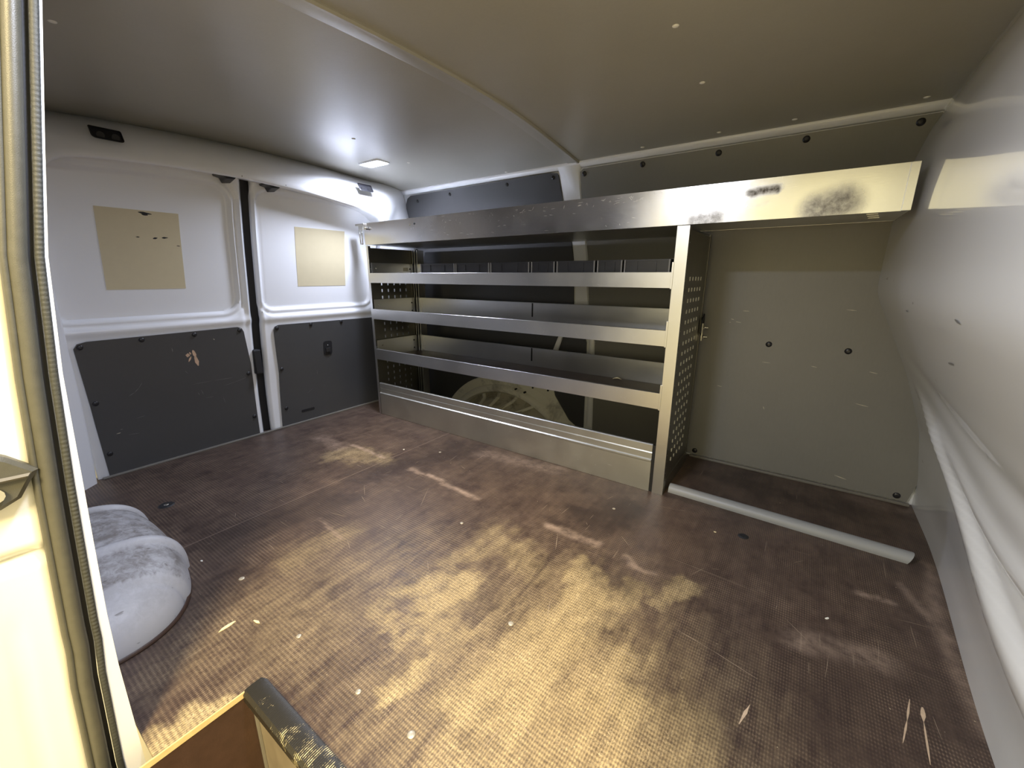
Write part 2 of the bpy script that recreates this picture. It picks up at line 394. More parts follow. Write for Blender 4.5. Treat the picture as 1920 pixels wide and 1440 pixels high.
# ------------------------------------------------------------ floor
fl = None
def build_floor():
    bm = bmesh.new(); x0, x1, y0, y1 = -2.03, .83, -1.60, .50; st = .0088
    nx = int((x1-x0)/st); ny = int((y1-y0)/st)
    xs = sorted([x0+(x1-x0)*i/nx for i in range(nx+1)]+[-.485]); ys = sorted([y0+(y1-y0)*j/ny for j in range(ny+1)]+[-1.312])
    g = {}
    def gv(i, j):
        if (i, j) not in g: g[i, j] = bm.verts.new((xs[i], ys[j], 0))
        return g[i, j]
    for i in range(len(xs)-1):
        for j in range(len(ys)-1):
            if xs[i] >= -.485-1e-6 and ys[j] < -1.312-1e-6: continue
            if ys[j+1] < -1.475: continue
            bm.faces.new((gv(i, j), gv(i+1, j), gv(i+1, j+1), gv(i, j+1)))
    be = [e for e in bm.edges if e.is_boundary]
    r = bmesh.ops.extrude_edge_only(bm, edges=be)
    for v in [q for q in r['geom'] if isinstance(q, bmesh.types.BMVert)]: v.co.z = -.012
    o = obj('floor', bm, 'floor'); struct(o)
    WEAR = [(-.438,-.934,-.383,-.844,.025,.8),(-.33,-.917,-.318,-.824,.03,.9),(-.431,-1.012,-.301,-1.002,.015,.6),(-.23,-1.163,-.216,-1.049,.012,.9),(-.269,-.96,-.215,-.96,.03,.6),(-.076,-1.081,-.04,-.941,.06,.8),(.012,-1.057,.011,-.653,.04,.8),(.099,-.957,.135,-.784,.05,.7),(-.04,-.873,-.048,-.594,.03,.8),(.066,-.637,.093,-.546,.03,.6),(.186,-.921,.192,-.878,.03,1.),(.001,-1.142,.268,-.922,.08,.6),(.012,-.979,.021,-.972,.3,.40),(-.552,-1.118,-.519,-.979,.2,.25),(-.028,-.916,.094,-.921,.05,.6),(.183,-.531,.18,-.459,.02,.6),(-1.403,-.504,-1.182,-.422,.05,.4),(-.388,-.583,-.199,-.645,.05,.35),(-.8,-1.041,-.816,-.886,.05,.3),(-.413,-.767,-.379,-.68,.03,.4),(-.684,-1.311,-.698,-1.155,.1,.2),(-.49,-1.40,-.52,-1.475,.012,1.)]
    SC = [(-1.447,-.414,-1.192,-.414,.010,.8),(-.992,-.425,-.803,-.414,.011,.9),(-.787,-.431,-.584,-.446,.011,.9),(-.264,-.438,-.087,-.439,.015,.9),(.018,-.446,.052,-.473,.010,.7),(.052,-.473,.114,-.466,.007,.6),(.465,-.507,.616,-.453,.03,.6),(-.848,-.109,-.462,-.048,.04,.4),(-1.683,-.449,-1.461,-.466,.03,.4),(.695,-.12,.759,-.29,.01,.5),(.594,-.229,.611,-.224,.009,.9),(.634,-.217,.644,-.221,.008,.8),(.656,-.215,.668,-.216,.008,.7),(-.789,-.903,-.965,-.874,.006,.5),(.776,.046,.746,-.262,.015,.4),(.749,-.298,.761,-.551,.015,.4),(.632,.42,.776,.404,.03,.3)]
    ST = [(-.202,-.312,-.081,-.204,.09,.9),(-1.135,-1.148,-1.034,-.789,.09,.7),(-1.107,-.538,-.955,-.106,.1,.7),(.252,-.734,.3,-.899,.09,.4),(.377,-.721,.555,-.66,.15,.4),(-.058,-.573,.073,-.534,.05,.5),(-.827,-1.374,-.884,-1.212,.08,.5),(.1,.288,.614,.289,.05,.6),(.561,-.562,.655,-.495,.1,.4),(-.2,.3,-1.6,.3,.2,.5)]  # dark floor blobs: stains, plus cast shadow painted in by the near wheel arch
    WEAR = [(a, b, c, d, r*1.25+.008, q*.95) for a, b, c, d, r, q in WEAR]
    paint(o, 'wear', WEAR, soft=.85, warp=.032); paint(o, 'scuff', SC, soft=.9, warp=.006); paint(o, 'stain_shade', ST, soft=.75, warp=.05)
    return o
fl = build_floor()
def floor_scratches():
    M['fscr'] = simple('floor_scratch', (.34, .27, .20), .6, var=.35, scale=150)
    M['gouge'] = simple('floor_gouge', (.50, .38, .27), .7, var=.3, scale=90)
    L = [(.21,-.637,.30,-.652,.0016,1),(.30,-.652,.392,-.672,.0016,1),(.102,-.371,.365,-.378,.0010,1),(.43,-.44,.49,-.50,.0012,1),(-.30,-1.02,-.24,-1.0,.0012,1),(-.17,-.88,-.14,-.80,.001,1),(-.72,-.62,-.80,-.50,.001,1)]
    rr = random.Random(5)
    for _ in range(70):
        x, y = rr.uniform(-1.6, .72), rr.uniform(-1.25, -.05); a = rr.choice((rr.gauss(0, .25), rr.gauss(1.57, .2), rr.uniform(0, 3.1))); l = rr.uniform(.015, .09)
        L.append((x, y, x+l*math.cos(a), y+l*math.sin(a), rr.uniform(.0006, .0013), 1))
    marks('scratches', L, lambda u, v, t: Vector((u, v, .0004)), 'fscr', fl)
    marks('gouges', [(.654,-.54,.642,-.60,.004,1),(.642,-.60,.628,-.66,.0035,1),(.672,-.548,.668,-.585,.009,1),(.668,-.585,.662,-.68,.004,1),(.385,-.745,.372,-.80,.006,1)], lambda u, v, t: Vector((u, v, .0005)), 'gouge', fl)
def on_floor_discs():
    for (x, y, r) in ((-.13,-.86,.0075),(-.29,-1.188,.0065),(-.135,-1.181,.0085),(-.528,-1.187,.0065),(-.855,-1.178,.008),(-.523,-.605,.0065),(-.12,-.205,.006),(-1.017,-.214,.0065)):
        bm = bmesh.new(); dome(bm, (x, y, .0002), (0, 0, 1), r, .0016, 14, 3); obj('screw_head', bm, 'screw', fl, True)
    bm = bmesh.new(); cyl(bm, (-1.517,-1.165,.0), (-1.517,-1.165,.0025), .026, 20, .022); o = obj('anchor_cap', bm, 'black', fl)
    bm = bmesh.new(); dome(bm, (-1.517,-1.165,.0024), (0, 0, 1), .008, .002); obj('anchor_bolt', bm, 'zinc', o, True)
    bm = bmesh.new(); cyl(bm, (.30, -.115, .0), (.30, -.115, .003), .017, 18, .012); obj('anchor_cap', bm, 'black', fl)
on_floor_discs()
# step well in the side doorway
bxo('step_side_board', -.497, -.485, -1.62, -1.312, -.30, -.012, 'brown', fl, 0)
bxo('step_edge', -.4865, -.483, -1.62, -1.305, -.012, .0012, 'plyedge', fl, .0005)
bxo('step_riser', -.485, .80, -1.312, -1.300, -.30, -.012, 'riser', fl, 0)
bxo('step_corner_seam', -.485, -.479, -1.318, -1.312, -.30, -.012, 'strip', fl, .001)
bxo('step_tread', -.485, .80, -1.75, -1.312, -.31, -.30, 'brown', fl, 0)
def nosing():
    m, nt, bs = new_mat('worn_black_nosing'); P = pos(nt)
    n = noise_n(nt, P, 30, 6, .75, .3)
    sep = nt.nodes.new('ShaderNodeSeparateXYZ'); nt.links.new(P, sep.inputs[0])
    g = math_n(nt, 'MULTIPLY_ADD', math_n(nt, 'SINE', math_n(nt, 'MULTIPLY', sep.outputs[0], 1500)), .12, n)
    bias = math_n(nt, 'MULTIPLY_ADD', sep.outputs[0], .55, .13)
    w = ramp(nt, math_n(nt, 'ADD', g, bias), [(.60, 0.), (.68, 1.)])
    nt.links.new(mix(nt, w, (.02, .018, .014), (.55, .47, .27)), bs.inputs['Base Color'])
    bs.inputs['Roughness'].default_value = .4
    bump(nt, bs, g, .5, .001)
    bm = bmesh.new()
    prof = [(-1.286, 0), (-1.286, .004), (-1.292, .006), (-1.312, .006), (-1.324, .004), (-1.330, -.004), (-1.330, -.022), (-1.322, -.026), (-1.312, -.02)]
    rows = []
    for k in range(60):
        x = -.485+1.28*k/59; rows.append([(x+.0, y, z) for y, z in prof])
    rows[0] = [(x+.012*(1 if y in (-1.286,) else 0), y, z) for (x, y, z) in rows[0]]
    V = loft(bm, rows, True); bm.faces.new(V[0]); bm.faces.new(V[-1][::-1])
    o = obj('step_nosing', bm, m, fl); auto(o, 35)
nosing()

# ------------------------------------------------------------ ceiling with its cross joint
def build_ceiling():
    bm = bmesh.new(); rows = []
    for i in range(66):
        x = -2.06+2.9*i/65
        rows.append([(x, -1.40+1.80*j/60, ceil_z(-1.40+1.80*j/60)) for j in range(61)])
    V = loft(bm, rows)
    o = obj('ceiling', bm, 'ceil', None, True); s = o.modifiers.new('thick', 'SOLIDIFY'); s.thickness = .02; s.offset = 1
    struct(o)
    return o
ceiling = build_ceiling()
def ceil_rib():
    bm = bmesh.new(); rows = []
    for j in range(61):
        y = -1.39+1.775*j/60; sh = -.03*sstep(-.3, .4, y)+.02; z = ceil_z(y)
        rows.append([(-.672+sh, y, z+.004), (-.670+sh, y, z-.002), (-.664+sh, y, z-.0035), (-.626+sh, y, z-.0045), (-.618+sh, y, z-.009), (-.610+sh, y, z-.0095), (-.606+sh, y, z-.004), (-.606+sh, y, z+.004)])
    loft(bm, rows, True); o = obj('joint_strip', bm, 'ceil', ceiling); auto(o, 22)
ceil_rib()
for (x, y) in ((.008,-.383),(.005,-.061),(.23,.338),(-.01,.336),(.565,.344),(-.307,.351),(-1.349,-.319),(-1.403,.034),(-1.69,.40),(-1.453,.385),(-1.03,.366),(-1.101,-1.252)):
    bm = bmesh.new(); dome(bm, (x, y, ceil_z(y)+.0004), (0, 0, -1), .0085, .003, 14, 3); obj('ceiling_rivet', bm, 'chip', ceiling, True)
# roof lamps
em, nt, bs = new_mat('lit_lamp_lens')
bs.inputs['Emission Color'].default_value = (.76, .80, 1., 1); bs.inputs['Emission Strength'].default_value = 14
bs.inputs['Base Color'].default_value = (.9, .9, .95, 1)
def roof_lamp(lx, ly, label, power, spread):
    lz = ceil_z(ly)
    lamp = thing('ceiling_lamp', label, 'lamp', (lx, ly, lz))
    bm = bmesh.new()
    pts = rrect(lx-.085, lx+.085, ly-.046, ly+.046, .02, 5)
    A = [bm.verts.new((x, y, lz+.004)) for x, y in pts]; B = [bm.verts.new((lx+(x-lx)*.97, ly+(y-ly)*.95, lz-.005)) for x, y in pts]
    Ci = [bm.verts.new((lx+(x-lx)*.90, ly+(y-ly)*.84, lz-.005)) for x, y in pts]; n_ = len(pts)
    for i in range(n_):
        j = (i+1) % n_; bm.faces.new((A[i], A[j], B[j], B[i])); bm.faces.new((B[i], B[j], Ci[j], Ci[i]))
    obj('lamp_frame', bm, 'white', lamp)
    bm = bmesh.new(); f = [bm.verts.new((lx+(x-lx)*.90, ly+(y-ly)*.84, lz-.0045)) for x, y in pts]; c0 = bm.verts.new((lx, ly, lz-.0075))
    for i in range(n_): bm.faces.new((f[i], f[(i+1) % n_], c0))
    obj('lamp_lens', bm, em, lamp)
    l = bpy.data.lights.new('ceiling_lamp_light', 'AREA'); l.shape = 'RECTANGLE'; l.size = .15; l.size_y = .076
    l.energy = power; l.color = (.76, .82, 1.0); l.spread = math.radians(spread)
    o = bpy.data.objects.new('ceiling_lamp_light', l); C.objects.link(o); o.location = (lx, ly, lz-.010)
roof_lamp(-1.575, -.045, 'lit white LED lamp set into the grey ceiling near the rear doors', 8.5, 158)
roof_lamp(-.20, -1.18, 'lit white LED lamp set into the grey ceiling by the side doorway', 9.5, 170)

# ------------------------------------------------------------ far side wall
wl = None
def wall_fn(off): return lambda u, v, t: Vector((u, wall_y(v)-off-t, v))
def build_wall_left():
    global wl
    bm = bmesh.new(); rows = []
    zs = [-.05+.05*k for k in range(29)]+[1.372]
    for z in zs:
        y = wall_y(z)+.004 if z < 1.36 else .385
        rows.append([(-1.93+2.8*i/20, y, z) for i in range(21)])
    loft(bm, rows)
    wl = obj('wall_left', bm, 'white', None, True); struct(wl)
    s = wl.modifiers.new('thick', 'SOLIDIFY'); s.thickness = .03; s.offset = 1
    # rounded rail between lining and ceiling
    bm = bmesh.new(); rows = []
    for k in range(41):
        x = -1.89+2.65*k/40; rows.append([])
        for t in range(9):
            a = t/8; z = 1.343+.034*a; y = .402-.010*math.sin(a*math.pi)-.018*a
            rows[-1].append((x, y, z))
    loft(bm, rows); o = obj('roof_rail', bm, 'white', wl, True); s = o.modifiers.new('t', 'SOLIDIFY'); s.thickness = .006; s.offset = -1
build_wall_left()
# lining boards (rear one is cut round the wheel arch)
HO = lambda x, z: math.hypot(x+1.11, z+.355) < .60
rear_outline = [(-1.90, .01)]+[(-.57, .01), (-.575, .50)]
rear_outline += [(-.585, .53), (-.655, .56), (-.66, .70), (-.672, .93), (-.69, 1.05), (-.722, 1.2), (-.735, 1.325), (-.742, 1.335), (-.78, 1.340)]
rear_outline += [(-1.80, 1.335), (-1.835, 1.322), (-1.862, 1.29), (-1.872, 1.25), (-1.875, 1.1), (-1.88, .6)]
o1 = sheet('rear_lining_board', rear_outline, wall_fn(.004), .005, 'lining', wl, .03, [lambda x, z: math.hypot(x+1.11, z+.355) < .585])
front_outline = [(-.515, .012), (.782, .012), (.80, .10), (.80, 1.338), (-.60, 1.336), (-.617, 1.325), (-.618, 1.2), (-.605, 1.05), (-.588, .93), (-.575, .75), (-.57, .70), (-.55, .54), (-.525, .51)]
o2 = sheet('front_lining_board', front_outline, wall_fn(.004), .005, 'liningf', wl, .03)
SCF = [(.14,.703,.165,.703,.003,.9),(.10,.667,.112,.664,.004,.9),(.12,.656,.14,.653,.003,.8),(.095,.652,.10,.652,.003,.7),(.485,.724,.515,.722,.003,.9),(.24,.493,.27,.492,.0025,.8),(.59,.497,.615,.493,.003,.9),(.08,.365,.10,.362,.0025,.7),(.41,.496,.43,.494,.0025,.6),(.57,.368,.61,.362,.003,.9),(.555,.058,.595,.05,.004,1.),(.27,.30,.275,.288,.003,.6)]
def fine_paint(o, segs, axes):
    paint(o, 'scratch', segs, axes)
def marks(name, segs, fn, m, parent):
    """thin scratches and scuffs lying on a board"""
    bm = bmesh.new()
    for (a, b, c, d, w, s) in segs:
        dx, dy = c-a, d-b; L = math.hypot(dx, dy) or 1; nx, ny = -dy/L*w*.5, dx/L*w*.5; n = 5
        P, Q = [], []
        for i in range(n+1):
            t = i/n; k = math.sin(math.pi*min(.97, max(.03, t)))**.6*random.uniform(.6, 1.1)
            P.append(bm.verts.new(fn(a+dx*t+nx*k, b+dy*t+ny*k, 0))); Q.append(bm.verts.new(fn(a+dx*t-nx*k, b+dy*t-ny*k, 0)))
        for i in range(n): bm.faces.new((P[i], P[i+1], Q[i+1], Q[i]))
    o = obj(name, bm, m, parent); o['kind'] = 'stuff'
    return o
M['scr'] = simple('scratch_bare', (.50, .46, .36), .6, var=.2, scale=100)
M['scrd'] = simple('scratch_grey', (.17, .17, .17), .6, var=.2, scale=100)
M['torn'] = simple('torn_board_core', (.55, .38, .26), .8, var=.25, scale=80)
marks('scratches', SCF, lambda u, v, t: Vector((u, wall_y(v)-.0094, v)), 'scr', o2)
def wknob(x, z, par, r=.012):
    bm = bmesh.new(); y = wall_y(z)-.009
    dome(bm, (x, y, z), (0, -1, -.25 if z > 1 else 0), r, .006, 14, 4)
    k = obj('lining_clip', bm, 'blackp', par, True)
    bm = bmesh.new(); cyl(bm, (x, y-.0052, z), (x, y-.0068, z), r*.35, 10); obj('clip_pin', bm, 'blackp', k)
for (x, z) in ((-.015,1.318),(.271,1.32),(.57,1.32),(-.318,1.318),(-.597,1.315),(.254,.57),(.516,.568),(.751,.03),(.02,.03)): wknob(x, z, o2)
for (x, z) in ((-1.468,1.312),(-1.049,1.318),(-1.75,1.30),(-.765,1.318),(-1.2,.9),(-1.5,.7)): wknob(x, z, o1, .010)
# white posts in front of the joint between the boards
def post(name, pts, m='white', d=.012):
    bm = bmesh.new(); rows = []
    for (xa, xb, z) in pts:
        y = wall_y(z)+.002
        rows.append([(xa, y, z), (xa+.006, y-d, z), (xb-.006, y-d, z), (xb, y, z)])
    V = loft(bm, rows); o = obj(name, bm, m, wl); auto(o, 60); return o
post('body_pillar', [(-.745,-.60,1.375),(-.733,-.62,1.33),(-.722,-.62,1.22),(-.690,-.606,1.065),(-.672,-.592,.933),(-.66,-.582,.784),(-.655,-.572,.70),(-.66,-.56,.56)])
post('body_pillar_strip', [(-.568,-.53,.56),(-.566,-.532,.51),(-.558,-.524,.25),(-.556,-.518,.03)], d=.008)
bm = bmesh.new()
rows = [[(a, wall_y(z)-.016, z), (a+.004, wall_y(z)-.022, z), (b-.004, wall_y(z)-.022, z), (b, wall_y(z)-.016, z)] for a, b, z in ((-.70,-.665,.57),(-.745,-.715,.516),(-.775,-.74,.44),(-.79,-.75,.38))]
loft(bm, rows, True); obj('slanted_brace', bm, 'white', wl)
bxo('floor_edge_trim', -.0, .79, .452, .4665, 0, .010, 'strip', wl, .002)
# far wheel arch
def far_arch():
    xc, zc = -1.11, -.355; y0 = .470
    wa = thing('wheel_arch', 'cream wheel arch with ribbed inner bowl behind the shelving bottom panel', 'wheel arch', (xc, y0, 0))
    bm = bmesh.new()
    def ang(R):
        return math.acos(min(1, (.004-zc)/R))
    rows = []; NS = 48
    prof = [(.600, 0), (.596, .006), (.585, .009), (.565, .010), (.540, .012), (.530, .030), (.512, .038), (.498, .034), (.490, .018), (.486, .0)]
    for k in range(NS+1):
        t = -1+2*k/NS; row = []
        for (R, d) in prof:
            a = ang(R)*t; row.append((xc+R*math.sin(a), y0-d, zc+R*math.cos(a)))
        rows.append(row)
    loft(bm, rows); o = obj('arch_flange', bm, 'arch_far', wa); auto(o, 40)
    bm = bmesh.new(); rows = []
    for k in range(NS+1):
        t = -1+2*k/NS; row = []
        for q in range(17):
            s = q/16; R = .486-.022*sstep(0, .12, s)-.10*s; a = ang(max(R, .362))*t
            dep = .001+.24*math.sin(s*math.pi/2)**1.15
            rib = .024*sum(math.exp(-((t-c)/.035)**4) for c in (-.50, -.12, .26, .62))*math.sin(math.pi*min(1, s*1.1+.05)) if s < .9 else 0
            RR = R+rib*.6
            row.append((xc+RR*math.sin(a), y0-dep-rib*.6, zc+RR*math.cos(a)))
        row.append((row[-1][0], row[-1][1]-.004, 0.0)); rows.append(row)
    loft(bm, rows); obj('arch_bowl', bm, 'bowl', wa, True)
    for cc in (-.50, -.12, .26, .62):
        path = []
        for q in range(9):
            s_ = .02+.62*q/8; R_ = .486-.022*sstep(0, .12, s_)-.10*s_; a_ = ang(max(R_, .362))*cc*(1-.12*s_)
            path.append(Vector((xc+(R_+.004)*math.sin(a_), y0-.001-.24*math.sin(s_*math.pi/2)**1.15, zc+(R_+.004)*math.cos(a_))))
        bm2 = bmesh.new(); rr = []
        for i, P_ in enumerate(path):
            d_ = (path[min(i+1, 8)]-path[max(i-1, 0)]).normalized(); u_ = Vector((1, 0, 0)); v_ = d_.cross(u_).normalized(); u_ = v_.cross(d_)
            rr.append([P_+u_*.013*math.cos(2*math.pi*k/10)+v_*.011*math.sin(2*math.pi*k/10) for k in range(10)])
        loft(bm2, rr, True); obj('bowl_rib', bm2, 'arch_far', wa, True)
    web = [(-.86, .16), (-.72, .02), (-.62, .02), (-.66, .045), (-.70, .10), (-.755, .175), (-.768, .225), (-.762, .26), (-.79, .268), (-.83, .255), (-.86, .245), (-.90, .258), (-.96, .25), (-.98, .20)]
    sheet('arch_web', web, lambda u, v, t: Vector((u, y0-.002-t, v)), .006, 'arch_far', wa, .05)
    for (x, z) in ((-.955, .165), (-.905, .20), (-1.02, .175), (-.80, .20)):
        bm = bmesh.new(); cyl(bm, (x, y0-.008, z), (x, y0-.0275 if z < .19 else y0-.0125, z), .006, 10); obj('drain_plug', bm, 'black', wa)
far_arch()

# ------------------------------------------------------------ rear frame: header beam and corner pillars
def build_rear():
    P2 = [(-1.285,-.05),(-1.28,0),(-1.267,.3),(-1.265,.6),(-1.262,.9),(-1.255,1.05),(-1.24,1.15),(-1.215,1.205),(-1.17,1.236),(-1.10,1.249),(-.984,1.259),(-.85,1.265),(-.726,1.267),(-.6,1.266),(-.45,1.258),(-.3,1.247),(-.15,1.230),(-.02,1.213),(.06,1.195),(.115,1.165),(.152,1.115),(.172,1.05),(.185,.9),(.192,.6),(.195,.3),(.2,-.05)]
    P0 = [(-1.44,-.05),(-1.44,0),(-1.44,.3),(-1.43,.6),(-1.42,.9),(-1.41,1.05),(-1.395,1.15),(-1.37,1.25),(-1.30,1.385),(-1.20,1.392),(-1.02,1.406),(-.87,1.413),(-.73,1.418),(-.6,1.42),(-.44,1.42),(-.28,1.416),(-.12,1.411),(.03,1.402),(.14,1.393),(.24,1.385),(.33,1.376),(.40,1.33),(.46,1.10),(.478,.7),(.478,.3),(.478,-.05)]
    bm = bmesh.new(); rows = []
    for (a, b) in zip(P2, P0):
        y2, z2 = a; y0, z0 = b
        if z0 > 1.3: z0 += .012
        head = sstep(1.0, 1.2, z2)
        x2 = (-1.752)*head+(door_x(z2)+.045)*(1-head)
        x0 = -1.925*head+(-1.90)*(1-head)
        if y2 > .03: x0 = -1.925*(1-sstep(.03, .11, y2))+(-1.875)*sstep(.03, .11, y2)
        row = []
        for k in range(11):
            t = k/10
            y = y0+(y2-y0)*t; z = z0+(z2-z0)*t
            x = x0+(x2-x0)*(t**.75)+.035*math.sin(math.pi*t)
            row.append((x, y, z))
        # rounded lip then underside back to the door
        def back(f, dz): return (x2-f, y2+(YC-y2)*0.0, z2+dz)
        oy, oz = (y0-y2), (z0-z2); L = math.hypot(oy, oz); oy /= L; oz /= L
        row += [(x2-.004, y2-oy*.006, z2-oz*.006), (x2-.015, y2-oy*.009, z2-oz*.009), (x2-.03, y2-oy*.006, z2-oz*.006)]
        xb = door_x(z2)-.012
        row += [(x2*.4+xb*.6, y2+oy*.002, z2+oz*.002), (xb, y2+oy*.004, z2+oz*.004), (xb-.05, y2+oy*.02, z2+oz*.02)]
        rows.append(row)
    # refine along the path
    fine = []
    for i in range(len(rows)-1):
        p = rows[max(0, i-1)]; q = rows[i]; r = rows[i+1]; s = rows[min(len(rows)-1, i+2)]
        for k in range(4):
            t = k/4; fine.append([tuple(.5*((2*Q[c])+(-P[c]+R[c])*t+(2*P[c]-5*Q[c]+4*R[c]-S[c])*t*t+(-P[c]+3*Q[c]-3*R[c]+S[c])*t**3) for c in range(3)) for P, Q, R, S in zip(p, q, r, s)])
    fine.append(rows[-1])
    loft(bm, fine); o = obj('wall_rear', bm, 'white', None); auto(o, 45); struct(o)
    return o
wr = build_rear()
# grip recesses in the header
def recess(yc, zc, w, h, xs):
    out = rrect(-w/2, w/2, -h/2, h/2, (.012, .012, .006, .006), 4)
    bm = bmesh.new(); th = math.radians(33)
    def P(u, v, d): return Vector((xs-v*math.sin(th)*.9+d*math.cos(th), yc+u, zc+v*math.cos(th)-d*math.sin(th)*0))
    A = [bm.verts.new(P(u, v, .006)) for u, v in out]; B = [bm.verts.new(P(u*.96, v*.94, .007)) for u, v in out]; D_ = [bm.verts.new(P(u*.9, v*.84, -.001)) for u, v in out]
    n = len(out)
    for i in range(n):
        j = (i+1) % n; bm.faces.new((A[i], A[j], B[j], B[i])); bm.faces.new((B[i], B[j], D_[j], D_[i]))
    bm.faces.new(D_); o = obj('grip_recess', bm, 'blackp', wr)
    for s in (-.2, .25):
        bm = bmesh.new(); c = P(w*s, -h*.12, 0); cyl(bm, c, c+Vector((.006, 0, -.002)), h*.22, 12); obj('recess_plug', bm, 'black', o)
recess(-1.045, 1.325, .088, .052, -1.752)
recess(.020, 1.318, .092, .048, -1.752)
for (y, z) in ((-.66, 1.262), (-.47, 1.254)):
    h = thing('door_catch', ('black rubber door catch under the header above the left rear door' if y < -.6 else 'black rubber door catch under the header above the right rear door'), 'door catch', (-1.80, y, z), 'catches under the rear header')
    bm = bmesh.new(); loft(bm, [[(-1.775, y-.045, z+.006), (-1.775, y+.035, z+.006), (-1.775, y+.025, z-.008), (-1.775, y-.01, z-.012), (-1.775, y-.02, z-.002), (-1.775, y-.04, z)], [(-1.83, y-.045, z+.006), (-1.83, y+.035, z+.006), (-1.83, y+.025, z-.02), (-1.83, y-.01, z-.026), (-1.83, y-.02, z-.006), (-1.83, y-.04, z-.002)]], True)
    bm.faces.ensure_lookup_table()
    bmesh.ops.contextual_create(bm, geom=[e for e in bm.edges if e.is_boundary]); b = obj('catch_body', bm, 'blackp', h); bevel(b, .003)
    for k in (0, 1):
        bm = bmesh.new(); dome(bm, (-1.757-.004*k, y+.045+k*.022, z+.004), (.6, 0, -.8), .006, .004, 10, 3); obj('catch_screw', bm, 'black', h, True)

# ------------------------------------------------------------ rear doors
def build_door(name, y0, y1, win, wr_, corner, side):
    bm = bmesh.new(); st = .0075; z0, z1 = -.03, 1.30; ny = int((y1-y0)/st); nz = int((z1-z0)/st)
    wy0, wy1, wz0, wz1 = win; rows = []
    for i in range(ny+1):
        y = y0+(y1-y0)*i/ny; row = []
        for j in range(nz+1):
            z = z0+(z1-z0)*j/nz
            top = wz1-.030*((y-YC)/.75)**2
            d = sd_rr(y, z, wy0, wy1, wz0, wz1 if False else top, wr_)
            x = door_x(z)
            x -= .016*(1-sstep(-.008, .003, d))                  # window field pressed in
            x += .004*math.exp(-((d-.009)/.006)**2)               # bead round it
            x -= .010*(1-sstep(.026, .036, d))                    # outer step
            # belt roll above the lower board
            x += .007*math.exp(-((z-.625)/.018)**2)
            # stiffening channel beside the meeting edge
            e = (y1-y) if side < 0 else (y-y0)
            x -= .012*math.exp(-((e-.032)/.010)**2)*sstep(.5, .75, z)*(1-sstep(1.1, 1.24, z))*(1 if side < 0 else .4)
            x -= .02*(1-sstep(0, .014, e))                       # rolled meeting edge
            row.append((x, y, z))
        rows.append(row)
    V = loft(bm, rows)
    # rounded upper outer corner
    cy, r, zt = corner
    dele = []
    for f in bm.faces:
        c = f.calc_center_median()
        ztop = zt
        if c.z > ztop: dele.append(f); continue
        o_ = (c.y-cy) if side > 0 else (cy-c.y)
        if o_ > -r and c.z > ztop-r and math.hypot(o_+r, c.z-ztop+r) > r: dele.append(f)
        elif o_ > 0: dele.append(f)
    bmesh.ops.delete(bm, geom=dele, context='FACES')
    o = obj(name, bm, 'white', None); auto(o, 60); struct(o)
    if o.data.polygons and sum(p.normal.x for p in o.data.polygons) < 0: o.data.flip_normals()
    s = o.modifiers.new('t', 'SOLIDIFY'); s.thickness = .022; s.offset = -1
    return o
d1 = build_door('door_1', -1.262, -.583, (-1.30, -.636, .668, 1.238), .075, (-1.262, .07, 1.30), -1)
d2 = build_door('door_2', -.546, .185, (-.520, .125, .672, 1.240), .050, (.165, .12, 1.285), 1)
# dark rubber behind the gaps
bm = bmesh.new(); rows = []
for k in range(28):
    z = -.03+1.34*k/27; x = door_x(z)-.034; rows.append([(x, -.62, z), (x, -.50, z)])
loft(bm, rows); obj('door_gap_seal', bm, 'black', wr)
bm = bmesh.new(); rows = []
for k in range(12):
    z = .9+.42*k/11; x = door_x(z)-.03; rows.append([(x, .05, z), (x, .30, z)])
loft(bm, rows); obj('door_gap_seal', bm, 'black', wr)
bxo('lock_box', -1.985, -1.945, -.601, -.566, .34, .47, 'black', d1, .006)

def door_fn(off): return lambda u, v, t: Vector((door_x(v)+off+t, u, v))
p1 = sheet('lower_lining_board', [(-1.226,.004),(-.614,.004),(-.614,.30),(-.616,.40),(-.634,.570),(-.642,.588),(-.66,.596),(-1.20,.590),(-1.228,.583),(-1.240,.565),(-1.232,.33)], door_fn(.003), .006, 'lining', d1, .03)
p2 = sheet('lower_lining_board', [(-.490,.004),(.175,.004),(.175,.582),(-.462,.588),(-.482,.580),(-.488,.562),(-.478,.32)], door_fn(.003), .006, 'lining', d2, .03)
# window cover sheets
c1 = sheet('window_cover_sheet', [(-1.104,.787),(-.840,.787),(-.831,1.098),(-1.095,1.098)], lambda u, v, t: Vector((door_x(v)-.0260+t, u, v)), .0012, 'beige', d1, .05)
c1['label'] = 'beige sheet with small dark tears on the left rear door'
c2 = sheet('window_cover_sheet', [(-.327,.787),(-.036,.787),(-.039,1.092),(-.331,1.092)], lambda u, v, t: Vector((door_x(v)-.0260+t, u, v)), .0012, 'beige', d2, .05)
c2['label'] = 'clean beige sheet on the right rear door'
fnc = lambda u, v, t: Vector((door_x(v)-.0244, u, v))
marks('tear_marks', [(-.965,1.090,-.922,1.086,.009,1),(-.955,1.084,-.935,1.082,.012,1),(-.985,.995,-.972,.995,.005,1),(-.93,.992,-.914,.996,.007,1),(-.90,.997,-.878,.999,.007,1),(-.852,.968,-.838,.967,.004,1)], fnc, 'black', c1)
fnp = lambda u, v, t: Vector((door_x(v)+.0094, u, v))
